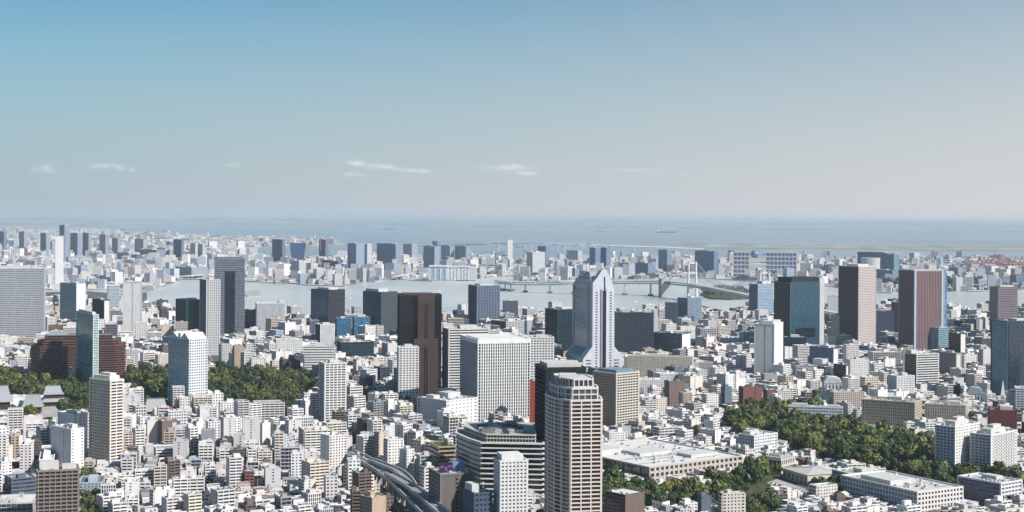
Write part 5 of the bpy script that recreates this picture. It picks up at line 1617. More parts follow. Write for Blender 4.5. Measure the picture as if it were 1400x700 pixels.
def block_meshes(it):
    """{part: (MB, colour)} in the building's own frame"""
    r = random.Random(it['seed'] + 1)
    a, b, H, k = it['a'], it['b'], it['H'], it['kind']
    wall = PAL[it['wall']]
    j = r.uniform(.93, 1.04)
    wc = tuple(min(238, v * j) for v in wall)
    parts = []
    W, G, B = MB(), MB(), MB()
    rc = it['roofc'][1]
    if k == 'house':
        H0 = H if it['top'] in ('flat', 'terrace') else H * .74
        W.box(-a / 2, a / 2, -b / 2, b / 2, 0, H0)
        st = max(1, round(H0 / 3))
        for f in range(4):
            L = a if f % 2 == 0 else b
            for s in range(st):
                m = max(1, int(L / 3.4))
                for q in range(m):
                    if r.random() < .75:
                        u = L * (q + .5) / m
                        w = r.uniform(.6, 1.1)
                        z = s * 3 + 1
                        GG = G
                        if it.get('vis', 0) >= 35:
                            GG = MB()
                            parts.append(('window', GG, 'glass', (40, 46, 54)))
                        face_add(GG, f, a, b, (u - w, u + w, z, min(z + r.choice((1.1, 1.1, 1.9)), H0 - .3), -.1, .05))
        if it['top'] in ('gable', 'hip'):
            R = MB()
            if a >= b:
                R.gable(-a / 2, a / 2, -b / 2, b / 2, H0 + .2, H, .55, 1 if it['top'] == 'hip' else 0)
            else:
                R.gable(-b / 2, b / 2, -a / 2, a / 2, H0 + .2, H, .55, 1 if it['top'] == 'hip' else 0)
                R.v = [(y, -x, z) for x, y, z in R.v]
            parts.append(('roof', R, 'tile', rc))
        else:
            W.ring(offset(rect(a, b), .06), offset(rect(a, b), -.25), H0 - .1, H0 + .9)
            R = MB(); R.box(-a / 2 + .24, a / 2 - .24, -b / 2 + .24, b / 2 - .24, H0 - .08, H0 + .04); parts.append(('roof', R, 'roof', rc))
            if it['top'] == 'terrace':
                P = MB(); P.box(-a * .45, a * r.uniform(-.05, .2), -b * .4, b * .42, H0, H0 + 2.7); parts.append(('plant_room', P, 'wall', wc))
            P = MB(); x, y = r.uniform(-.3, .3) * a, r.uniform(.0, .3) * b; P.box(x - .8, x + .8, y - .5, y + .5, H0, H0 + 1.0); parts.append(('cooling_unit', P, 'metal', (190, 192, 194)))
        if r.random() < .6:
            z = 3.0 if H0 > 5.5 else 2.6
            u = a * r.uniform(.05, .3)
            face_add(B, 0 if r.random() < .5 else 3, min(a, b), min(a, b), (0, 0, 0, 0, 0, 0)) if False else None
            B.box(-a / 2 + u, -a / 2 + u + a * .5, -b / 2 - 1.1, -b / 2 + .1, z, z + 1.15, True)
            parts.append(('balcony', B, 'wall', tuple(min(236, v * 1.05) for v in wc)))
    else:
        fh = {'apartment_building': 3.0, 'office_building': 3.7, 'harbour_building': 5.0}[k]
        G.box(-a / 2 + .45, a / 2 - .45, -b / 2 + .45, b / 2 - .45, 0, H - .2)
        BF = [MB() for _ in range(4)]
        for f in range(4):
            L = a if f % 2 == 0 else b
            for q in face_boxes(r, L, H, fh, it['faces'][f]):
                face_add(BF[f] if q[6] else W, f, a, b, q)
        for sx in (-1, 1):
            for sy in (-1, 1):
                x, y = sx * (a / 2 - .27), sy * (b / 2 - .27)
                W.box(x - .34, x + .34, y - .34, y + .34, 0, H + .02)
        W.ring(offset(rect(a, b), .12), offset(rect(a, b), -.7), H - .25, H + 1.0)
        if k == 'apartment_building' and H > 17 and r.random() < .3:     # stepped-back top
            pass
        R = MB(); R.box(-a / 2 + .68, a / 2 - .68, -b / 2 + .68, b / 2 - .68, H - .26, H); parts.append(('roof', R, 'roof', rc))
        occ = []
        if it['top'] in ('hut', 'huts', 'tank'):
            for _ in range(2 if it['top'] == 'huts' else 1):
                w, d, h = min(a * .5, r.uniform(3.5, 9)), min(b * .5, r.uniform(3.5, 8)), r.uniform(2.6, 4.6)
                x, y = r.uniform(-.24, .24) * a, r.uniform(-.24, .24) * b
                if any(abs(x - o[0]) < (w + o[2]) / 2 and abs(y - o[1]) < (d + o[3]) / 2 for o in occ):
                    continue
                occ.append((x, y, w, d))
                P = MB(); P.box(x - w / 2, x + w / 2, y - d / 2, y + d / 2, H - .05, H + h)
                kk = r.uniform(.92, 1.1); parts.append(('plant_room', P, 'wall', tuple(min(236, v * kk) for v in wc)))
        for q in range(r.randint(3, 8)):
            w, d, h = r.uniform(1.2, 2.8), r.uniform(1.2, 2.6), r.uniform(.9, 2.0)
            x, y = r.uniform(-.38, .38) * a, r.uniform(-.38, .38) * b
            if any(abs(x - o[0]) < (w + o[2]) / 2 and abs(y - o[1]) < (d + o[3]) / 2 for o in occ):
                continue
            occ.append((x, y, w, d))
            P = MB()
            if it['top'] == 'tank' and q == 0:
                P.cyl(x, y, min(w, d) * .6, H - .05, H + 2.6, 10); parts.append(('water_tank', P, 'metal', (196, 200, 204)))
            else:
                P.box(x - w / 2, x + w / 2, y - d / 2, y + d / 2, H - .05, H + h); parts.append(('cooling_unit', P, 'metal', r.choice(((190, 192, 193), (150, 154, 158), (214, 214, 212)))))
        for B in (q for q in BF if q.v):
            kk = r.choice((1.0, 1.06, 1.14)); parts.append(('balcony', B, 'wall', tuple(min(238, v * kk) for v in wc)))
    gc = r.choice(((34, 40, 48), (44, 52, 62), (52, 54, 58), (30, 38, 50)))
    if k == 'office_building' and r.random() < .25:
        gc = r.choice(((50, 84, 100), (56, 92, 92), (62, 90, 124)))
    if k == 'harbour_building':
        gc = (86, 104, 132)
    return [('wall', W, 'wall', wc), ('glazing', G, 'glass', gc)] + parts
KIND_CAT = {'house': 'house', 'apartment_building': 'apartment building', 'office_building': 'office building', 'harbour_building': 'harbour building'}
KIND_WORD = {'house': 'house', 'apartment_building': 'apartment block', 'office_building': 'office block', 'harbour_building': 'harbour building'}
def build_block(it):
    root = thing(it['kind'], (it['X'], it['Y'], it.get('z', 0)), it['yaw'])
    roof = None
    for nm, mb, mat, c in sorted(block_meshes(it), key=lambda t: t[0] != 'roof'):
        if mb.v:
            o = mb.build(nm, M[mat], roof if roof and nm in ('plant_room', 'cooling_unit', 'water_tank') else root, lin(c))
            if nm == 'roof':
                roof = o
    it['root'] = root
    return root

# individually placed mid-size buildings: kind, xl, xc, xr, roof y, foot y, wall, faces (front, left), yaw
AP, OF, HO = 'apartment_building', 'office_building', 'house'
MIDS = [
 (AP, -8, None, 8, 596, 642, 'white', 'punch', 'balcony', 0), (AP, 9, 18, 29, 600, 634, 'tan', 'punch', 'blank', 30), (AP, 27, 30, 46, 603, 645, 'white', 'punch', 'blank', 14), (OF, 5, 18, 58, 589, 612, 'white', 'blank', 'slit', 20), (AP, 44, None, 56, 604, 634, 'brown', 'band', 'balcony', 4),
 (AP, 54, 58, 76, 610, 636, 'white', 'balcony', 'blank', 16), (AP, 166, 170, 182, 594, 634, 'beige', 'balcony', 'punch', 24), (AP, 180, 185, 198, 588, 622, 'cream', 'balcony', 'blank', 30), (OF, -6, 2, 51, 678, 716, 'pale grey', 'glass', 'glass', 12), (AP, 108, 112, 143, 652, 676, 'pale blue', 'punch', 'slit', 12),
 (OF, 2, 20, 53, 658, 690, 'slate', 'band', 'glass', 35), (AP, 198, 203, 218, 577, 616, 'white', 'blank', 'blank', 20), (AP, 215, 222, 236, 577, 616, 'brown', 'blank', 'punch', 34), (AP, 234, 240, 257, 589, 616, 'pale grey', 'balcony', 'slit', 24), (AP, 253, 259, 271, 586, 626, 'white', 'balcony', 'punch', 34),
 (AP, 280, 285, 302, 578, 622, 'white', 'punch', 'blank', 22), (AP, 300, 309, 328, 573, 608, 'white', 'punch', 'slit', 40), (AP, 319, 325, 341, 550, 600, 'pale grey', 'balcony', 'blank', 26), (OF, 214, None, 258, 614, 631, 'white', 'band', 'band', 6), (AP, 218, 232, 247, 632, 664, 'brown', 'balcony', 'balcony', 46),
 (OF, 259, 262, 277, 636, 660, 'pale blue', 'glass', 'blank', 14), (AP, 296, 302, 316, 604, 624, 'brown', 'balcony', 'blank', 24), (AP, 309, 313, 331, 627, 672, 'pale grey', 'balcony', 'slit', 22), (AP, 331, 334, 347, 646, 672, 'brick red', 'balcony', 'blank', 20), (AP, 347, 361, 372, 580, 616, 'white', 'blank', 'slit', 44),
 (AP, 369, 388, 401, 600, 628, 'pale blue', 'punch', 'punch', 48), (OF, 381, 385, 413, 628, 670, 'pale grey', 'glass', 'blank', 10), (AP, 348, None, 389, 552, 588, 'pale grey', 'balcony', 'blank', 4), (AP, 409, 416, 456, 590, 630, 'cream', 'balcony', 'balcony', 18), (AP, 438, 450, 474, 597, 646, 'white', 'punch', 'slit', 36),
 (AP, 398, None, 413, 621, 660, 'white', 'punch', 'blank', 2), (AP, 412, 423, 450, 634, 676, 'beige', 'balcony', 'punch', 32), (OF, 473, 477, 493, 631, 676, 'white', 'punch', 'blank', 14), (AP, 454, 457, 478, 564, 600, 'brown', 'balcony', 'slit', 16), (AP, 487, 496, 514, 598, 632, 'white', 'balcony', 'blank', 36),
 (AP, 512, 519, 532, 592, 634, 'beige', 'slit', 'balcony', 34), (AP, 525, 531, 551, 602, 642, 'white', 'punch', 'balcony', 24), (AP, 442, 446, 462, 653, 690, 'white', 'punch', 'blank', 16), (AP, 491, 509, 528, 682, 730, 'tan', 'blank', 'punch', 44), (AP, 478, 482, 494, 674, 712, 'brown', 'balcony', 'blank', 14),
 (AP, 546, 556, 566, 616, 652, 'white', 'punch', 'slit', 44), (OF, 569, 574, 592, 624, 668, 'pale grey', 'glass', 'band', 20), (AP, 575, 581, 593, 640, 700, 'white', 'band', 'balcony', 30), (OF, 17, 23, 41, 500, 526, 'pale grey', 'punch', 'blank', 20), (OF, 75, 79, 89, 499, 524, 'slate', 'punch', 'blank', 20),
 (OF, 50, 54, 70, 508, 526, 'white', 'band', 'punch', 18), (AP, 94, 97, 106, 502, 524, 'white', 'punch', 'blank', 14), (AP, 317, 321, 334, 474, 506, 'tan', 'blank', 'punch', 22), (AP, 329, 335, 349, 483, 510, 'white', 'band', 'balcony', 30), (AP, 340, 345, 364, 492, 518, 'white', 'punch', 'slit', 18),
 (AP, 298, 304, 318, 472, 498, 'pale grey', 'punch', 'blank', 26), (OF, 378, 390, 398, 493, 514, 'charcoal', 'blank', 'grid', 34), (OF, 393, 397, 412, 496, 516, 'charcoal', 'blank', 'blank', 14), (OF, 470, 480, 497, 530, 566, 'white', 'band', 'band', 28), (AP, 494, 498, 514, 532, 558, 'brown', 'band', 'blank', 20),
 (OF, 511, 520, 533, 503, 536, 'slate', 'glass', 'glass', 40), (AP, 523, 528, 541, 519, 540, 'white', 'balcony', 'punch', 26), (OF, 522, 530, 545, 470, 504, 'pale grey', 'blank', 'blank', 36), (AP, 522, 526, 544, 540, 574, 'white', 'balcony', 'punch', 18), (OF, 565, 570, 579, 545, 584, 'slate', 'glass', 'glass', 28),
 (AP, 424, None, 440, 540, 586, 'white', 'balcony', 'blank', 0), (AP, 540, 546, 562, 556, 588, 'cream', 'balcony', 'slit', 24), (AP, 826, 856, 882, 678, 724, 'brown', 'blank', 'band', 42), (AP, 892, 902, 931, 586, 608, 'pale grey', 'balcony', 'balcony', 30), (AP, 826, 833, 858, 592, 612, 'white', 'punch', 'slit', 16),
 (OF, 954, 959, 972, 680, 712, 'slate', 'blank', 'blank', 24), (AP, 983, 988, 1018, 676, 712, 'cream', 'punch', 'balcony', 14), (AP, 1106, 1117, 1144, 666, 688, 'white', 'punch', 'balcony', 28), (AP, 1083, 1091, 1117, 473, 502, 'white', 'band', 'blank', 22), (OF, 1069, 1073, 1083, 475, 508, 'white', 'slit', 'blank', 20),
 (AP, 1084, 1089, 1117, 501, 522, 'grey', 'band', 'balcony', 20), (AP, 1010, 1016, 1042, 530, 560, 'brick red', 'slit', 'punch', 16), (AP, 1043, 1049, 1062, 534, 556, 'brick red', 'punch', 'blank', 20), (AP, 1059, 1063, 1084, 535, 560, 'cream', 'grid', 'blank', 14), (OF, 1110, 1116, 1136, 535, 558, 'charcoal', 'band', 'blank', 14),
 (AP, 1134, 1140, 1182, 537, 562, 'beige', 'grid', 'punch', 12), (AP, 1156, 1162, 1188, 492, 530, 'white', 'punch', 'blank', 20), (OF, 1152, 1157, 1174, 472, 506, 'white', 'grid', 'blank', 18), (OF, 1188, 1194, 1232, 482, 506, 'white', 'glass', 'slit', 12), (AP, 1234, None, 1248, 478, 520, 'beige', 'blank', 'blank', 0),
 (AP, 1313, 1318, 1336, 486, 514, 'white', 'punch', 'blank', 18), (OF, 1321, 1330, 1340, 498, 520, 'brown', 'punch', 'grid', 34), (AP, 1338, 1344, 1358, 478, 512, 'pale grey', 'blank', 'slit', 26), (AP, 908, 915, 936, 522, 562, 'brown', 'blank', 'slit', 20), (AP, 928, 934, 946, 538, 566, 'beige', 'balcony', 'balcony', 26),
 (AP, 876, 882, 897, 548, 572, 'pale grey', 'balcony', 'slit', 26), (AP, 892, 897, 912, 545, 570, 'cream', 'punch', 'slit', 20), (AP, 985, 991, 1000, 530, 560, 'slate', 'blank', 'band', 34), (OF, 960, 966, 998, 540, 560, 'white', 'punch', 'band', 18), (OF, 910, 922, 940, 503, 526, 'slate', 'blank', 'blank', 40),
 (OF, 936, 942, 954, 504, 526, 'pale grey', 'grid', 'blank', 24), (AP, 1040, 1045, 1062, 512, 530, 'grey', 'blank', 'slit', 20), (OF, 1060, 1064, 1085, 506, 518, 'white', 'grid', 'blank', 8), (AP, 872, None, 906, 520, 540, 'white', 'punch', 'blank', 3), (OF, 655, 660, 672, 660, 690, 'white', 'punch', 'blank', 20),
]
ITEMS = []
for i, (k, xl, xc, xr, yt, yb, w, f0, f3, th) in enumerate(MIDS):
    X, Y, yaw, a, b, H = place((xl, xc, xr, yt, yb), th)
    b = min(b, .85 * a + 4)
    it = dict(kind=k, X=X, Y=Y, yaw=yaw, a=a, b=b, H=H, wall=w, faces=[f0, f3, f0, f3], seed=9000 + i, fixed=True)
    FOOT.append((X, Y, yaw, a, b))
    ITEMS.append(plan_block(it))

# the crowd of ordinary buildings: street grids, district by district
FA = np.array(FOOT)
def blocked(x, y, rad, yaw, a, b):
    dx, dy = FA[:, 0] - x, FA[:, 1] - y
    near = np.nonzero(dx * dx + dy * dy < (rad + np.hypot(FA[:, 3], FA[:, 4]) / 2 + 4) ** 2)[0]
    c, s = cos(yaw), sin(yaw)
    pts = [(x + u * a * c - v * b * s, y + u * a * s + v * b * c) for u, v in ((0, 0), (-.5, -.5), (.5, -.5), (.5, .5), (-.5, .5), (0, -.5), (0, .5), (.5, 0), (-.5, 0))]
    for i in near:
        X, Y, t, A, B = FA[i]
        ct, st = cos(t), sin(t)
        for px, py in pts:
            u, v = (px - X) * ct + (py - Y) * st, -(px - X) * st + (py - Y) * ct
            if abs(u) < A / 2 + 1.2 and abs(v) < B / 2 + 1.2:
                return True
        # the other way round: a landmark corner inside this lot
        for su, sv in ((-.5, -.5), (.5, -.5), (.5, .5), (-.5, .5)):
            wx, wy = X + su * A * ct - sv * B * st, Y + su * A * st + sv * B * ct
            u, v = (wx - x) * c + (wy - y) * s, -(wx - x) * s + (wy - y) * c
            if abs(u) < a / 2 + 1 and abs(v) < b / 2 + 1:
                return True
    return False
MAINW, WESTW, EASTW = polyworld(MAIN), polyworld(WEST), polyworld(EAST)
PARKW = [polyworld(q) for q in PARKS]
OPENW = [polyworld(q) for q in ([(1040, 655), (1060, 650), (1118, 670), (1108, 684), (1070, 676)], [(1086, 566), (1190, 574), (1256, 592), (1240, 606), (1150, 590), (1084, 578)], [(10, 548), (104, 550), (112, 570), (60, 576), (6, 574)], [(824, 676), (1010, 668), (1090, 655), (1090, 665), (1040, 684), (900, 690)])]
ROADW = [([ground(x, y) for x, y in pts], w) for pts, w in ROADS]
def near_road(x, y, m):
    for P, w in ROADW:
        for (ax, ay), (bx, by) in zip(P, P[1:]):
            l2 = (bx - ax) ** 2 + (by - ay) ** 2
            t = max(0, min(1, ((x - ax) * (bx - ax) + (y - ay) * (by - ay)) / l2))
            if (x - ax - t * (bx - ax)) ** 2 + (y - ay - t * (by - ay)) ** 2 < (w / 2 + m) ** 2:
                return True
    return False
def zone(px, py):
    """(weights of house / apartment / office, height range for each) by where the foot lies in the photo"""
    hh, ah, oh = (6, 10), (11, 26), (12, 28)
    if py > 690 and px > 560 and px < 830:
        return (0, .5, .5), hh, (10, 16), (8, 16)
    if px < 490 and py > 636:
        return (.74, .22, .04), (6, 10.5), (10, 24), (10, 22)
    if px < 490 and py > 585:
        return (.26, .60, .14), (6, 12), (12, 38), (12, 32)
    if px < 640 and py > 500:
        return (.10, .55, .35), (7, 12), (13, 38), (13, 40)
    if px < 640 and py > 472:
        return (.05, .45, .5), (7, 11), (12, 27), (12, 28)
    if 640 <= px < 830 and py > 560:
        return (.1, .4, .5), hh, (10, 18), (10, 20)
    if px > 820 and py > 610:
        return (.62, .33, .05), (6, 10), (9, 14), (8, 14)
    if px > 820 and py > 540:
        return (.46, .40, .14), (6, 11), (9, 22), (9, 22)
    if px > 820 and py > 470:
        return (.28, .42, .30), (7, 11), (10, 32), (10, 34)
    return (.0, .36, .64), hh, (12, 42), (10, 48)
r = random.Random(21)
seeds = []
for _ in range(150):
    Y = 1300 + 2900 * r.random() ** .8
    X = r.uniform(-.46, .46) * Y
    seeds.append((X, Y, radians(r.choice((18, 25, 32, 38, 44, 50, 12)) + r.uniform(-4, 4))))
SX = np.array([s[0] for s in seeds]); SY = np.array([s[1] for s in seeds])
TREES = []
n_it = 0
for si, (sx, sy, ang) in enumerate(seeds):
    c, s = cos(ang), sin(ang)
    cw, cd = (14.5, 16) if sy < 1750 else (17.5, 19) if sy < 2250 else (23, 26) if sy < 2900 else (28, 31)
    R = int(420 / cw)
    for i in range(-R, R + 1):
        for j in range(-R, R + 1):
            u, v = i * cw + (i // 5) * 5.5, j * cd + (j // 2) * 5
            x, y = sx + u * c - v * s, sy + u * s + v * c
            if y < 1290 or y > 4300 or abs(x) > .36 * y + 260:
                continue
            if int(np.argmin((SX - x) ** 2 + (SY - y) ** 2)) != si:
                continue
            px, py = proj(x, y, 0)
            if not inside((x, y), MAINW):
                continue
            wts, hh, ah, oh = zone(px, py)
            k = r.choices((HO, AP, OF), wts)[0]
            lo, hi = {HO: hh, AP: ah, OF: oh}[k]
            H = lo + (hi - lo) * r.random() ** 1.7
            a, b = cw * r.uniform(.66, .93), cd * r.uniform(.66, .93)
            if k != HO and r.random() < .35:
                a *= r.uniform(1.25, 1.8)
            if k == HO:
                a, b = min(a, r.uniform(9, 14)), min(b, r.uniform(9, 14))
            yaw = ang + (pi / 2 if r.random() < .25 else 0) + r.uniform(-.04, .04)
            x += r.uniform(-1, 1); y += r.uniform(-1, 1)
            if (any(inside((x, y), q) for q in PARKW[1:]) or (inside((x, y), PARKW[0]) and r.random() > .10)) or any(inside((x, y), q) for q in OPENW) or near_road(x, y, max(a, b) * .55):
                continue
            if inside((x, y), PARKW[0]):
                k, H = HO, r.uniform(6, 10)
                a, b = min(a, 13), min(b, 13)
            if r.random() < (.05 if y < 2600 else .03):
                TREES.append((x, y, r.uniform(2.6, 4.6), 'street'))
                continue
            if blocked(x, y, max(a, b), yaw, a, b):
                # try a small house on what is left of the lot
                k, a, b, H = HO, 8.5, 8.5, r.uniform(6, 9)
                if y > 2600 or blocked(x, y, 8, yaw, a, b):
                    continue
            n_it += 1
            ITEMS.append(plan_block(dict(kind=k, X=x, Y=y, yaw=yaw, a=a, b=b, H=H, seed=n_it * 3)))
# keep the ordinary ones from growing into one another
cell = {}
keep = []
for it in ITEMS:
    rad = .5 * min(it['a'], it['b']) * .9 + .12 * max(it['a'], it['b'])
    key = (int(it['X'] // 60), int(it['Y'] // 60))
    ok = it.get('fixed') or all((o['X'] - it['X']) ** 2 + (o['Y'] - it['Y']) ** 2 > (rad + o['rad']) ** 2 for dx in (-1, 0, 1) for dy in (-1, 0, 1) for o in cell.get((key[0] + dx, key[1] + dy), ()))
    if ok:
        it['rad'] = rad
        cell.setdefault(key, []).append(it)
        keep.append(it)
# small houses on the ground that is still bare near the viewer
for _ in range(9000):
    y = 1300 + 900 * r.random() ** 1.3
    x = r.uniform(-.37, .37) * y
    a, b = r.uniform(8, 12), r.uniform(8, 13)
    rad = .5 * max(a, b)
    key = (int(x // 60), int(y // 60))
    if any((o['X'] - x) ** 2 + (o['Y'] - y) ** 2 < (rad + max(o['rad'], .42 * max(o['a'], o['b']))) ** 2 for dx in (-1, 0, 1) for dy in (-1, 0, 1) for o in cell.get((key[0] + dx, key[1] + dy), ())):
        continue
    px, py = proj(x, y, 0)
    if any(inside((x, y), q) for q in PARKW) or any(inside((x, y), q) for q in OPENW) or near_road(x, y, 6) or blocked(x, y, 8, .5, a, b):
        continue
    n_it += 1
    it = plan_block(dict(kind=HO, X=x, Y=y, yaw=r.choice((.3, .45, .6, .8)) + r.uniform(-.05, .05), a=a, b=b, H=r.uniform(6, 10), seed=n_it * 3, rad=rad))
    cell.setdefault(key, []).append(it)
    keep.append(it)
ITEMS = keep
# across the water: sheds, works and slabs
FARFOOT = FA[FA[:, 1] > 4600]
for poly, y0, y1, z0 in ((WESTW, 5500, 30000, -.4), (EASTW, 5000, 11000, -.5)):
    Y = y0
    while Y < y1:
        step = Y * (.0058 if Y < 9000 else .007 if Y < 14000 else .011)
        dy = step * (2.0 if Y < 9000 else 2.2)
        X = -.38 * Y
        while X < .38 * Y:
            x, y = X + r.uniform(-.3, .3) * step, Y + r.uniform(-.3, .3) * dy
            X += step
            if not inside((x, y), poly) or r.random() < .22:
                continue
            a, b = step * r.uniform(.5, 1.15), min(110, step * r.uniform(.6, 1.6))
            if np.any((np.abs(FARFOOT[:, 0] - x) < (FARFOOT[:, 3] + FARFOOT[:, 4] + a) * .5) & (np.abs(FARFOOT[:, 1] - y) < (FARFOOT[:, 4] + FARFOOT[:, 3] + b) * .5)):
                continue
            H = r.uniform(7, 22) if r.random() < .7 else r.uniform(22, 62)
            if H > 24:
                a, b = min(a, H * r.uniform(.6, 1.3)), min(b, H * .8)
            if any(not inside((x + u * a * .5, y + v * b * .5), poly) for u in (-1, 1) for v in (-1, 1)):
                continue
            n_it += 1
            ITEMS.append(plan_block(dict(kind='harbour_building', X=x, Y=y, yaw=r.uniform(-.5, .5), a=a, b=b, H=H, z=z0, seed=n_it * 3, far=True)))
        Y += dy
# ------------------------------------------------------------------ trees: where they stand
def scatter(poly, space, rmin, rmax, grove, n):
    xs, ys = [p[0] for p in poly], [p[1] for p in poly]
    x0, x1, y0, y1 = min(xs), max(xs), min(ys), max(ys)
    y = y0
    row = 0
    while y < y1:
        x = x0 + (row % 2) * space / 2
        while x < x1:
            p = (x + r.uniform(-.35, .35) * space, y + r.uniform(-.35, .35) * space)
            if grove == 'hillside' and sin(p[0] * .045 + 2) * sin(p[1] * .03 + p[0] * .01) > .78:
                x += space
                continue
            if grove == 'temple' and sin(p[0] * .021 + 1) * cos(p[1] * .017) + .35 * sin(p[0] * .06) > .38:
                x += space
                continue
            if abs(p[0]) < .37 * p[1] and p[1] > 1280 and inside(p, poly) and not blocked(p[0], p[1], 4, 0, 5, 5) and not near_road(*p, 3) and not any(inside(p, q) for q in OPENW):
                TREES.append((*p, r.uniform(rmin, rmax), grove))
            x += space
        y += space * .9
        row += 1
GROVES = ['temple', 'centre', 'hillside', 'hall', 'mansion', 'mansion', 'mansion', 'corner']
for q, g, sp in zip(PARKW, GROVES, (15, 13.5, 14, 12, 10, 9.5, 11, 9.5)):
    scatter(q, sp, {'corner': 4, 'mansion': 4}.get(g, 5.0), {'corner': 6, 'mansion': 6.5}.get(g, 11.5), g, 0)
for i in range(17):                                             # yellowing row in front of the wide white hall
    px = 896 + i * 7
    x, y = ground(px, 677 - i * .9 + r.uniform(-1, 2))
    if not blocked(x, y, 4, 0, 5, 5):
        TREES.append((x, y, r.uniform(4.6, 6.6), 'yellow'))
for px, py, R in ((1026, 562, 9), (1034, 561, 7), (1219, 574, 7), (1228, 575, 7), (1212, 572, 6), (1330, 580, 8), (1338, 583, 7), (836, 640, 7), (830, 648, 7), (842, 660, 6), (880, 602, 6), (888, 600, 6), (893, 604, 5), (1008, 564, 7), (1006, 690, 7), (1016, 678, 7), (1000, 676, 6)):
    x, y = ground(px, py)
    TREES.append((x, y, R, 'street'))
for px in range(1196, 1356, 4):                                # dark belt of trees on the far shore
    x, y = ground(px, 391 + r.uniform(-2.5, 3))
    TREES.append((x, y, r.uniform(14, 20), 'shore'))
for px in range(962, 1024, 3):
    for _ in range(2):
        x, y = ground(px, 402 + r.uniform(-3.5, 4.5))
        TREES.append((x, y, r.uniform(9, 13), 'battery'))
# ------------------------------------------------------------------ which of them show: a small depth-sorted picture of boxes
RW, RH = 1024, 512
buf = np.full((RH, RW), -1, np.int32)
def hull(P):
    P = sorted(set(P))
    def half(Q):
        h = []
        for p in Q:
            while len(h) > 1 and (h[-1][0] - h[-2][0]) * (p[1] - h[-2][1]) - (h[-1][1] - h[-2][1]) * (p[0] - h[-2][0]) <= 0:
                h.pop()
            h.append(p)
        return h[:-1]
    return half(P) + half(P[::-1])
def paint(i, X, Y, yaw, a, b, z0, z1):
    c, s = cos(yaw), sin(yaw)
    P = []
    for u in (-a / 2, a / 2):
        for v in (-b / 2, b / 2):
            for z in (z0, z1):
                yy = Y + u * s + v * c
                if yy < 50:
                    return
                q = proj(X + u * c - v * s, yy, z)
                P.append((q[0] * RW / 1400, q[1] * RW / 1400))
    xs, ys = [p[0] for p in P], [p[1] for p in P]
    x0, x1, y0, y1 = max(0, int(min(xs))), min(RW - 1, int(max(xs)) + 1), max(0, int(min(ys))), min(RH - 1, int(max(ys)) + 1)
    if x0 > x1 or y0 > y1:
        return
    h = hull(P)
    gx, gy = np.meshgrid(np.arange(x0, x1 + 1) + .5, np.arange(y0, y1 + 1) + .5)
    m = np.ones(gx.shape, bool)
    for p, q in zip(h, h[1:] + h[:1]):
        m &= (q[0] - p[0]) * (gy - p[1]) - (q[1] - p[1]) * (gx - p[0]) >= 0
    buf[y0:y1 + 1, x0:x1 + 1][m] = i
allb = []
for i, it in enumerate(ITEMS):
    allb.append((it['Y'], i, it['X'], it['yaw'], it['a'], it['b'], 0, it['H'] + 1))
NI = len(ITEMS)
for i, (x, y, R, g) in enumerate(TREES):
    allb.append((y, NI + i, x, 0, R * 1.5, R * 1.5, R * .5, R * 2.0))
for l in LAND:
    allb.append((l['Y'], -2, l['X'], l['yaw'], l['a'], l['b'], 0, l['H']))
for Y, i, X, yaw, a, b, z0, z1 in sorted(allb, key=lambda t: -t[0]):
    paint(i, X, Y, yaw, a, b, z0, z1)
cnt = np.bincount(buf[buf >= 0], minlength=NI + len(TREES))
for i, it in enumerate(ITEMS):
    it['vis'] = int(cnt[i])
chosen, mass = [], []
for k, lim in ((HO, 300), (AP, 300), (OF, 300), ('harbour_building', 290)):
    L = sorted([it for it in ITEMS if it['kind'] == k and (it['vis'] >= 5 or it.get('fixed'))], key=lambda t: (-bool(t.get('fixed')), -t['vis']))
    chosen += L[:lim]
    ids = {id(t) for t in L[:lim]}
    mass += [it for it in ITEMS if it['kind'] == k and id(it) not in ids and (it['vis'] >= 1 or it['Y'] < 2700 or abs(it['X']) > .34 * it['Y'])]
print('ordinary', len(ITEMS), 'chosen', len(chosen), 'mass', len(mass), {k: sum(t['kind'] == k for t in chosen) for k in KIND_CAT}, {k: sum(t['kind'] == k for t in mass) for k in KIND_CAT})
for it in chosen:
    build_block(it)

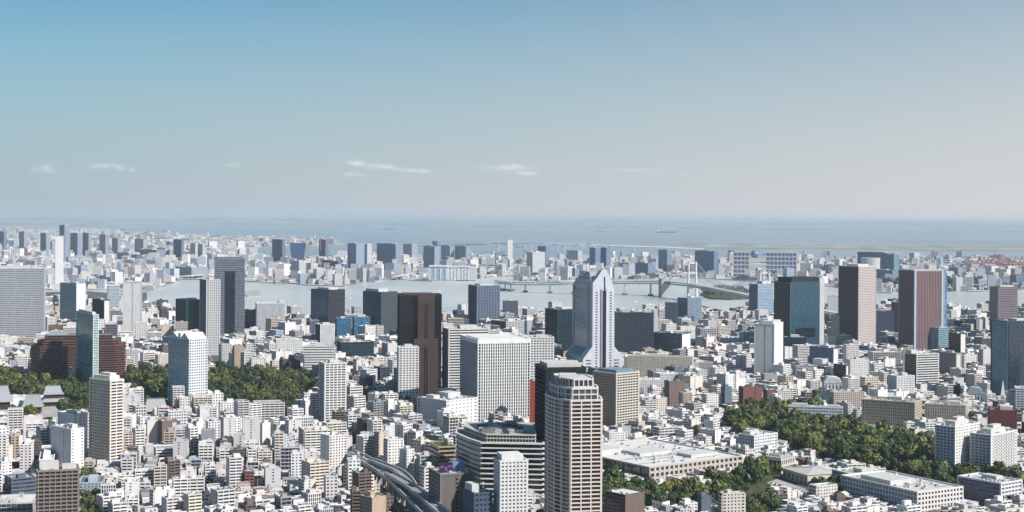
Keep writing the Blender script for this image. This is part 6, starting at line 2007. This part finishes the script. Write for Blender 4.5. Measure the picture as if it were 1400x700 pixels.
# labels that single each one out
REFS = [(l['ref'], *proj(l['X'], l['Y'], l['H'] * .35)) for l in LAND if l['ref']]
ORD = ['nearest', 'second-nearest', 'third-nearest', 'fourth-nearest', 'fifth-nearest', 'sixth-nearest', 'seventh-nearest', 'eighth-nearest', 'ninth-nearest', 'tenth-nearest', 'eleventh-nearest', 'twelfth-nearest', 'thirteenth-nearest', 'fourteenth-nearest', 'fifteenth-nearest', 'sixteenth-nearest', 'seventeenth-nearest', 'eighteenth-nearest', 'nineteenth-nearest', 'twentieth-nearest', 'farthest']
by = {}
for it in chosen:
    px, py = proj(it['X'], it['Y'], it['H'] * .5)
    ref, d, rx, ry = min(((q, (x - px) ** 2 + 1.6 * (y - py) ** 2, x, y) for q, x, y in REFS), key=lambda t: t[1])
    dx, dy = px - rx, py - ry
    rel = ('right of' if dx > 0 else 'left of') if abs(dx) > abs(dy) else ('below' if dy > 0 else 'above')
    storey = f"{NUM[min(20, it['n'])]}-storey"
    if it['kind'] == 'house':
        feat = {'flat': 'flat roofed', 'terrace': 'roof-hut topped', 'gable': f"{it['roofc'][0]} gabled", 'hip': f"{it['roofc'][0]} hipped"}[it['top']]
        base = f"{feat} {it['wall']} {storey} house"
    elif it['kind'] == 'harbour_building':
        storey = 'low' if it['n'] < 4 else 'tall' if it['n'] > 6 else 'mid-height'
        base = f"{it['roofc'][0]}-roofed {storey} {it['wall']} harbour building"
    else:
        feat = {'hut': 'with roof hut', 'huts': 'with roof huts', 'tank': 'with rooftop tank', 'plain': 'with plain roof'}[it['top']]
        base = f"{it['wall']} {storey} {KIND_WORD[it['kind']]} {feat}"
    it['lab'] = f"{base} {rel} {ref}"
    if len(it['lab'].split()) > 15:
        it['lab'] = it['lab'].replace(' with roof huts', '').replace(' with roof hut', '').replace(' with rooftop tank', '').replace(' with plain roof', '')
    it['d'] = d
    by.setdefault(it['lab'], []).append(it)
for lab, L in by.items():
    L.sort(key=lambda t: t['d'])
    for i, it in enumerate(L):
        t = lab if len(L) == 1 else f"{ORD[min(i, 20)]} {lab}"
        grp = {'house': 'houses of the low districts', 'apartment_building': 'apartment blocks of the city', 'office_building': 'office blocks of the city', 'harbour_building': 'buildings on the harbour islands'}[it['kind']]
        tag(it['root'], t, KIND_CAT[it['kind']], grp)

# the rest of the crowd in one object, with real walls, bands and roofs
MW, MG = MB(), MB()
for it in mass:
    rr = random.Random(it['seed'])
    c, s, a, b, H = cos(it['yaw']), sin(it['yaw']), it['a'], it['b'], it['H']
    z = it.get('z', 0)
    k = rr.uniform(.92, 1.04)
    wc = lin(tuple(min(238, v * k) for v in PAL[it['wall']]))
    rc = lin(it['roofc'][1])
    def tr(mb, n0):
        mb.v[n0:] = [(it['X'] + x * c - y * s, it['Y'] + x * s + y * c, zz + z) for x, y, zz in mb.v[n0:]]
    n0 = len(MW.v)
    MW.cur = wc
    if it['Y'] > 5000 or it['kind'] == 'house':
        MW.prism(rect(a, b), 0, H, top=False)
        MW.cur = rc
        if it['kind'] == 'house' and it['top'] in ('gable', 'hip'):
            MW.gable(-a / 2, a / 2, -b / 2, b / 2, H, H + 2.2, .4, it['top'] == 'hip')
        else:
            MW.box(-a / 2 + .3, a / 2 - .3, -b / 2 + .3, b / 2 - .3, H - 1, H + .02)
            MW.cur = wc
            w = min(a, b) * .35
            x, y = rr.uniform(-.2, .2) * a, rr.uniform(-.2, .2) * b
            MW.box(x - w / 2, x + w / 2, y - w / 2, y + w / 2, H, H + rr.uniform(1.5, 3.5))
        tr(MW, n0)
        n0 = len(MG.v)
        MG.cur = lin((52, 60, 72))
        fh = 3.0 if it['Y'] < 5000 else 6
        for q in range(max(1, int(H / fh))):
            for f in range(4):
                L = a if f % 2 == 0 else b
                for e in range(max(1, int(L / (4 if it['Y'] < 5000 else 30)))):
                    m_ = max(1, int(L / (4 if it['Y'] < 5000 else 30)))
                    u = L * (e + .5) / m_
                    w = L / m_ * .32
                    if rr.random() < .7:
                        face_add(MG, f, a, b, (u - w, u + w, q * fh + fh * .4, q * fh + fh * .8, -.1, .06 if it['Y'] < 5000 else .4))
        tr(MG, n0)
    else:
        fh = 3.0 if it['kind'] == AP else 3.7
        n = max(1, round(H / fh))
        fh = H / n
        q0, q1 = rect(a, b), offset(rect(a, b), -.5)
        for j in range(n):
            MW.ring(q0, q1, j * fh, j * fh + fh * .5)
        for sx in (-1, 1):
            for sy in (-1, 1):
                x, y = sx * (a / 2 - .3), sy * (b / 2 - .3)
                MW.box(x - .4, x + .4, y - .4, y + .4, 0, H)
        f = rr.choice((0, 3))
        L = a if f % 2 == 0 else b
        for ff in (f, (f + 2) % 4):
            face_add(MW, ff, a, b, (.3, L - .3, 0, H - .02, -.45, .03))
        MW.ring(offset(q0, .1), offset(q0, -.6), H - .2, H + .9)
        w, d = a * rr.uniform(.2, .45), b * rr.uniform(.2, .45)
        x, y = rr.uniform(-.2, .2) * a, rr.uniform(-.2, .2) * b
        MW.box(x - w / 2, x + w / 2, y - d / 2, y + d / 2, H, H + rr.uniform(2, 4))
        MW.cur = rc
        MW.box(-a / 2 + .58, a / 2 - .58, -b / 2 + .58, b / 2 - .58, H - .3, H)
        tr(MW, n0)
        n0 = len(MG.v)
        MG.cur = lin(rr.choice(((40, 48, 58), (52, 58, 66), (46, 62, 78))))
        MG.box(-a / 2 + .4, a / 2 - .4, -b / 2 + .4, b / 2 - .4, 0, H - .35)
        tr(MG, n0)
crowd = structure('city_buildings', MW, M['wall_mass'], None, 'stuff')
MG.build('glazing', M['glass_mass'], crowd)

# ------------------------------------------------------------------ trees
def crown_mesh(seed, lumps, per, conifer=False):
    rr = random.Random(seed)
    mb = MB()
    for l in range(lumps):
        if l == 0:
            c, R = mathutils.Vector((0, 0, 1.15)), .62
        else:
            t, f = rr.uniform(0, 2 * pi), rr.uniform(-.6, .95)
            q = sqrt(1 - min(.96, f * f)) * rr.uniform(.45, .68)
            c, R = mathutils.Vector((q * cos(t), q * sin(t), 1.12 + .52 * f)), rr.uniform(.28, .46)
        for _ in range(per):
            n = mathutils.Vector((rr.gauss(0, 1), rr.gauss(0, 1), rr.gauss(.25, 1))).normalized()
            p = c + n * R * rr.uniform(.88, 1.05)
            n2 = (n + mathutils.Vector((rr.gauss(0, .24), rr.gauss(0, .24), rr.gauss(0, .24)))).normalized()
            t1 = n2.orthogonal().normalized()
            t2 = n2.cross(t1)
            g = rr.uniform(0, 6.28)
            e1, e2 = t1 * cos(g) + t2 * sin(g), t2 * cos(g) - t1 * sin(g)
            w, h = rr.uniform(.07, .14) * (1 if per > 30 else 1.6), rr.uniform(.07, .14) * (1 if per > 30 else 1.6)
            mb.add([tuple(p - e1 * w - e2 * h * .6), tuple(p + e1 * w * .7 - e2 * h), tuple(p + e1 * w + e2 * h * .7), tuple(p - e1 * w * .6 + e2 * h)], [(0, 1, 2, 3)])
    return mb
CROWNS = [crown_mesh(40 + i, 12, 60) for i in range(8)]
CROWN_ME = [c.mesh('crown', M['leaf']) for c in CROWNS]
tm = MB()
tm.tube((0, 0, 0), (.02, .01, .62), .075, 7, .05)
for a_ in range(5):
    tm.tube((.02, .01, .5 + .06 * a_), (.4 * cos(a_ * 1.3), .4 * sin(a_ * 1.3), 1.0 + .07 * a_), .035, 5, .012)
TRUNK_ME = tm.mesh('trunk', M['bark'])
GREENS = {'temple': [(.042, .058, .018), (.062, .076, .024), (.03, .048, .015), (.03, .046, .016), (.095, .095, .03)], 'centre': [(.022, .036, .013), (.038, .052, .018), (.056, .062, .022), (.028, .042, .015), (.075, .092, .028)], 'hillside': [(.026, .044, .017), (.044, .064, .022), (.085, .112, .034), (.058, .062, .028), (.036, .056, .02), (.07, .09, .03), (.022, .036, .016), (.10, .12, .036)],
          'hall': [(.04, .062, .02), (.07, .09, .028), (.03, .05, .018)], 'mansion': [(.04, .062, .02), (.07, .09, .028), (.03, .05, .018), (.06, .07, .03)], 'corner': [(.062, .07, .026), (.04, .06, .02), (.05, .056, .026)], 'yellow': [(.15, .15, .03), (.12, .135, .03), (.19, .16, .03), (.08, .105, .028)], 'street': [(.045, .07, .022), (.07, .098, .028), (.034, .052, .018)], 'shore': [(.026, .044, .022)], 'battery': [(.03, .046, .02), (.04, .05, .024)]}
WHERE = {'temple': 'among the temple halls', 'centre': 'in the dense park beside the gabled hotel tower', 'hillside': 'in the wooded hillside left of the white twin towers', 'hall': 'in the garden below the wide white hall', 'mansion': 'around the mansion and the car park', 'corner': 'in the small grove beside the brown balcony block', 'yellow': 'in the row before the wide white hall', 'street': 'standing between city houses', 'shore': 'in the belt on the far shore', 'battery': 'on the wooded island under the bridge'}
TONE = lambda c: 'yellow leaved' if c[0] >= c[1] * .98 and c[1] > .12 else 'bright green' if c[1] > .09 else 'brownish green' if c[0] > c[1] * .86 else 'mid green' if c[1] > .058 else 'dark green'
order = sorted(range(len(TREES)), key=lambda i: -cnt[NI + i])
T_THING = [i for i in order if cnt[NI + i] >= 6][:300]
ts = set(T_THING)
for i in T_THING:
    x, y, R, g = TREES[i]
    rr = random.Random(i)
    gc = rr.choice(GREENS[g])
    root = thing('tree', (x, y, 0), rr.uniform(0, 6.28), f"{TONE(gc)} {'big ' if R > 8 else ''}broadleaf tree {WHERE[g]}", 'tree', f"{TONE(gc)} {'big ' if R > 8 else ''}trees {WHERE[g]}")
    hz = rr.uniform(.95, 1.3)
    root.scale = (R, R, R * hz)
    link('trunk', TRUNK_ME, root, (.05, .04, .03))
    k = rr.uniform(.85, 1.15)
    link('crown', rr.choice(CROWN_ME), root, tuple(v * k for v in gc))
LOW = [crown_mesh(80 + i, 9, 32) for i in range(5)]
WM = MB()
for i in order:
    if i in ts or cnt[NI + i] < 1:
        continue
    x, y, R, g = TREES[i]
    rr = random.Random(i)
    kk, gc = rr.uniform(.85, 1.15), rr.choice(GREENS[g]); WM.cur = tuple(v * kk for v in gc)
    L = rr.choice(LOW)
    t = rr.uniform(0, 6.28)
    c, s = cos(t) * R, sin(t) * R
    hz = R * rr.uniform(.95, 1.3)
    WM.add([(x + u * c - v * s, y + u * s + v * c, w * hz) for u, v, w in L.v], L.f)
if WM.v:
    structure('woodland', WM, M['leaf_mass'], None, 'stuff')
print('trees', len(TREES), 'things', len(T_THING))

# ------------------------------------------------------------------ vehicles
def car_meshes(van=False):
    b = MB()
    L, w = (4.4, 1.75) if not van else (6.4, 2.1)
    prof = [(-L / 2, .35), (L / 2, .35), (L / 2, .8), (L * .28, .95), (-L * .48, .98), (-L / 2, .85)] if not van else [(-L / 2, .4), (L / 2, .4), (L / 2, 1.3), (L * .36, 2.3), (-L / 2, 2.6)]
    n = len(prof)
    b.add([(x, -w / 2, z) for x, z in prof] + [(x, w / 2, z) for x, z in prof], [tuple(range(n)), tuple(range(2 * n - 1, n - 1, -1))] + [((i + 1) % n, i, i + n, (i + 1) % n + n) for i in range(n)])
    for sx in (-.3, .3):
        for sy in (-1, 1):
            b.tube((sx * L, sy * w * .5, .33), (sx * L, sy * w * .38, .33), .33, 8)
    c = MB()
    if van:
        c.box(L * .38, L * .45, -w * .42, w * .42, 1.35, 1.9)
    else:
        p = [(-L * .42, .97), (L * .22, .94), (L * .06, 1.45), (-L * .34, 1.45)]
        n = 4
        c.add([(x, -w * .44, z) for x, z in p] + [(x, w * .44, z) for x, z in p], [tuple(range(n)), tuple(range(2 * n - 1, n - 1, -1))] + [((i + 1) % n, i, i + n, (i + 1) % n + n) for i in range(n)])
    return b.mesh('body', M['metal']), c.mesh('cabin_glass', M['glass'])
CAR, VAN = car_meshes(), car_meshes(True)
CC = [('white', (230, 230, 230)), ('silver', (170, 174, 178)), ('black', (36, 38, 42)), ('red', (170, 40, 44)), ('blue', (60, 84, 130)), ('white', (226, 226, 226)), ('grey', (110, 114, 118))]
def car(x, y, z, yaw, where, group, van=False, col=None):
    n, c = col or random.choice(CC)
    root = thing('van' if van else 'car', (x, y, z), yaw, f"{n} {'van' if van else 'car'} {where}", 'van' if van else 'car', f"{n} {group}")
    me = VAN if van else CAR
    link('body', me[0], root, lin(c))
    link('cabin_glass', me[1], root, lin((30, 36, 44)))
root_, Q, N, o, z = EXP
for i in range(3, len(Q) - 2):
    for lane in (-1, 1):
        if random.random() < .75:
            f = random.random()
            x, y = Q[i][0] + (Q[i + 1][0] - Q[i][0]) * f + N[i][0] * lane * 5 + o[0], Q[i][1] + (Q[i + 1][1] - Q[i][1]) * f + N[i][1] * lane * 5 + o[1]
            car(x, y, z - .28, atan2(Q[i + 1][1] - Q[i][1], Q[i + 1][0] - Q[i][0]) + (pi if lane > 0 else 0), 'driving on the elevated expressway', 'vehicles on the expressway', random.random() < .2)
for pts, w, wh, gr, n in ((STREET, 20, 'on the street below the expressway', 'vehicles below the expressway', 24), (AV, 34, 'on the wide avenue behind the park', 'vehicles on the avenue', 30)):
    P = [ground(a_, b_) for a_, b_ in pts]
    for i in range(n):
        k = random.randrange(len(P) - 1)
        f = random.random()
        (ax, ay), (bx, by) = P[k], P[k + 1]
        l = sqrt((bx - ax) ** 2 + (by - ay) ** 2)
        off = random.choice((-.32, -.14, .14, .32)) * w
        x, y = ax + (bx - ax) * f - (by - ay) / l * off, ay + (by - ay) * f + (bx - ax) / l * off
        car(x, y, .13, atan2(by - ay, bx - ax), wh, gr, random.random() < .25)
for row in range(3):
    for i in range(9):
        x, y = ground(1056 + i * 5.2 + row * 3, 661 + i * 1.5 + row * 3.6)
        if random.random() < .8:
            car(x, y, .1, .9 + random.uniform(-.06, .06), 'parked in the open car park below the mansion', 'vehicles in the car park')

# ------------------------------------------------------------------ clouds and air
cm, nt, p = newmat('cloud_vapour')
p.inputs['Base Color'].default_value = (.6, .6, .6, 1)
p.inputs['Roughness'].default_value = 1
p.inputs['Specular IOR Level'].default_value = 0
p.inputs['Alpha'].default_value = .006
for i, (px, py, w, h) in enumerate([(63, 231, 28, 9), (142, 227, 46, 8), (170, 231, 20, 5), (318, 226, 18, 5), (485, 224, 60, 10), (483, 238, 24, 7), (530, 227, 40, 7), (566, 234, 48, 9), (692, 230, 84, 9), (722, 237, 44, 7), (880, 233, 110, 5), (930, 240, 90, 4)]):
    D = 42000
    k = D / FPX
    rr = random.Random(i)
    m = MB()
    puffs = [(rr.gauss(0, .26), rr.gauss(0, .2), rr.uniform(.5, 1)) for _ in range(6)]
    for _ in range(int(w * h * 2.6) if i < 10 else int(w * h * 1.0)):
        u, v_, g = rr.choice(puffs)
        x, zz, y = (u + rr.gauss(0, .2) * g) * w * k, (v_ + rr.gauss(0, .26) * g - .35 * u) * h * k, rr.gauss(0, .2) * w * k
        q = rr.uniform(22, 60)
        a_ = rr.uniform(0, 6.28)
        n = mathutils.Vector((.5 + rr.gauss(0, .3), -.8 + rr.gauss(0, .3), .6 + rr.gauss(0, .3))).normalized()
        t1 = n.orthogonal().normalized()
        t2 = n.cross(t1)
        P = mathutils.Vector((x, y, zz))
        m.add([tuple(P + (t1 * cos(a_ + b_) + t2 * sin(a_ + b_)) * q * rr.uniform(.6, 1.3)) for b_ in (0, 1.57, 3.14, 4.71)], [(0, 1, 2, 3)])
    o_ = m.build('cloud', cm)
    o_.location = (un(px, py)[0] * k, D, topz(px, py, D))
    o_['kind'] = 'structure'
hm, nt, p = newmat('haze_air')
nt.nodes.remove(p)
v = node(nt, 'VolumePrincipled')
v.inputs['Color'].default_value = (.60, .735, .85, 1)
v.inputs['Density'].default_value = (.000026)
v.inputs['Anisotropy'].default_value = .0
nt.links.new(v.outputs[0], nt.nodes['Material Output'].inputs['Volume'])
mb = MB()
mb.box(-72000, 72000, -3500, 97000, -9, 340, True)
structure('haze', mb, hm, None, 'stuff')
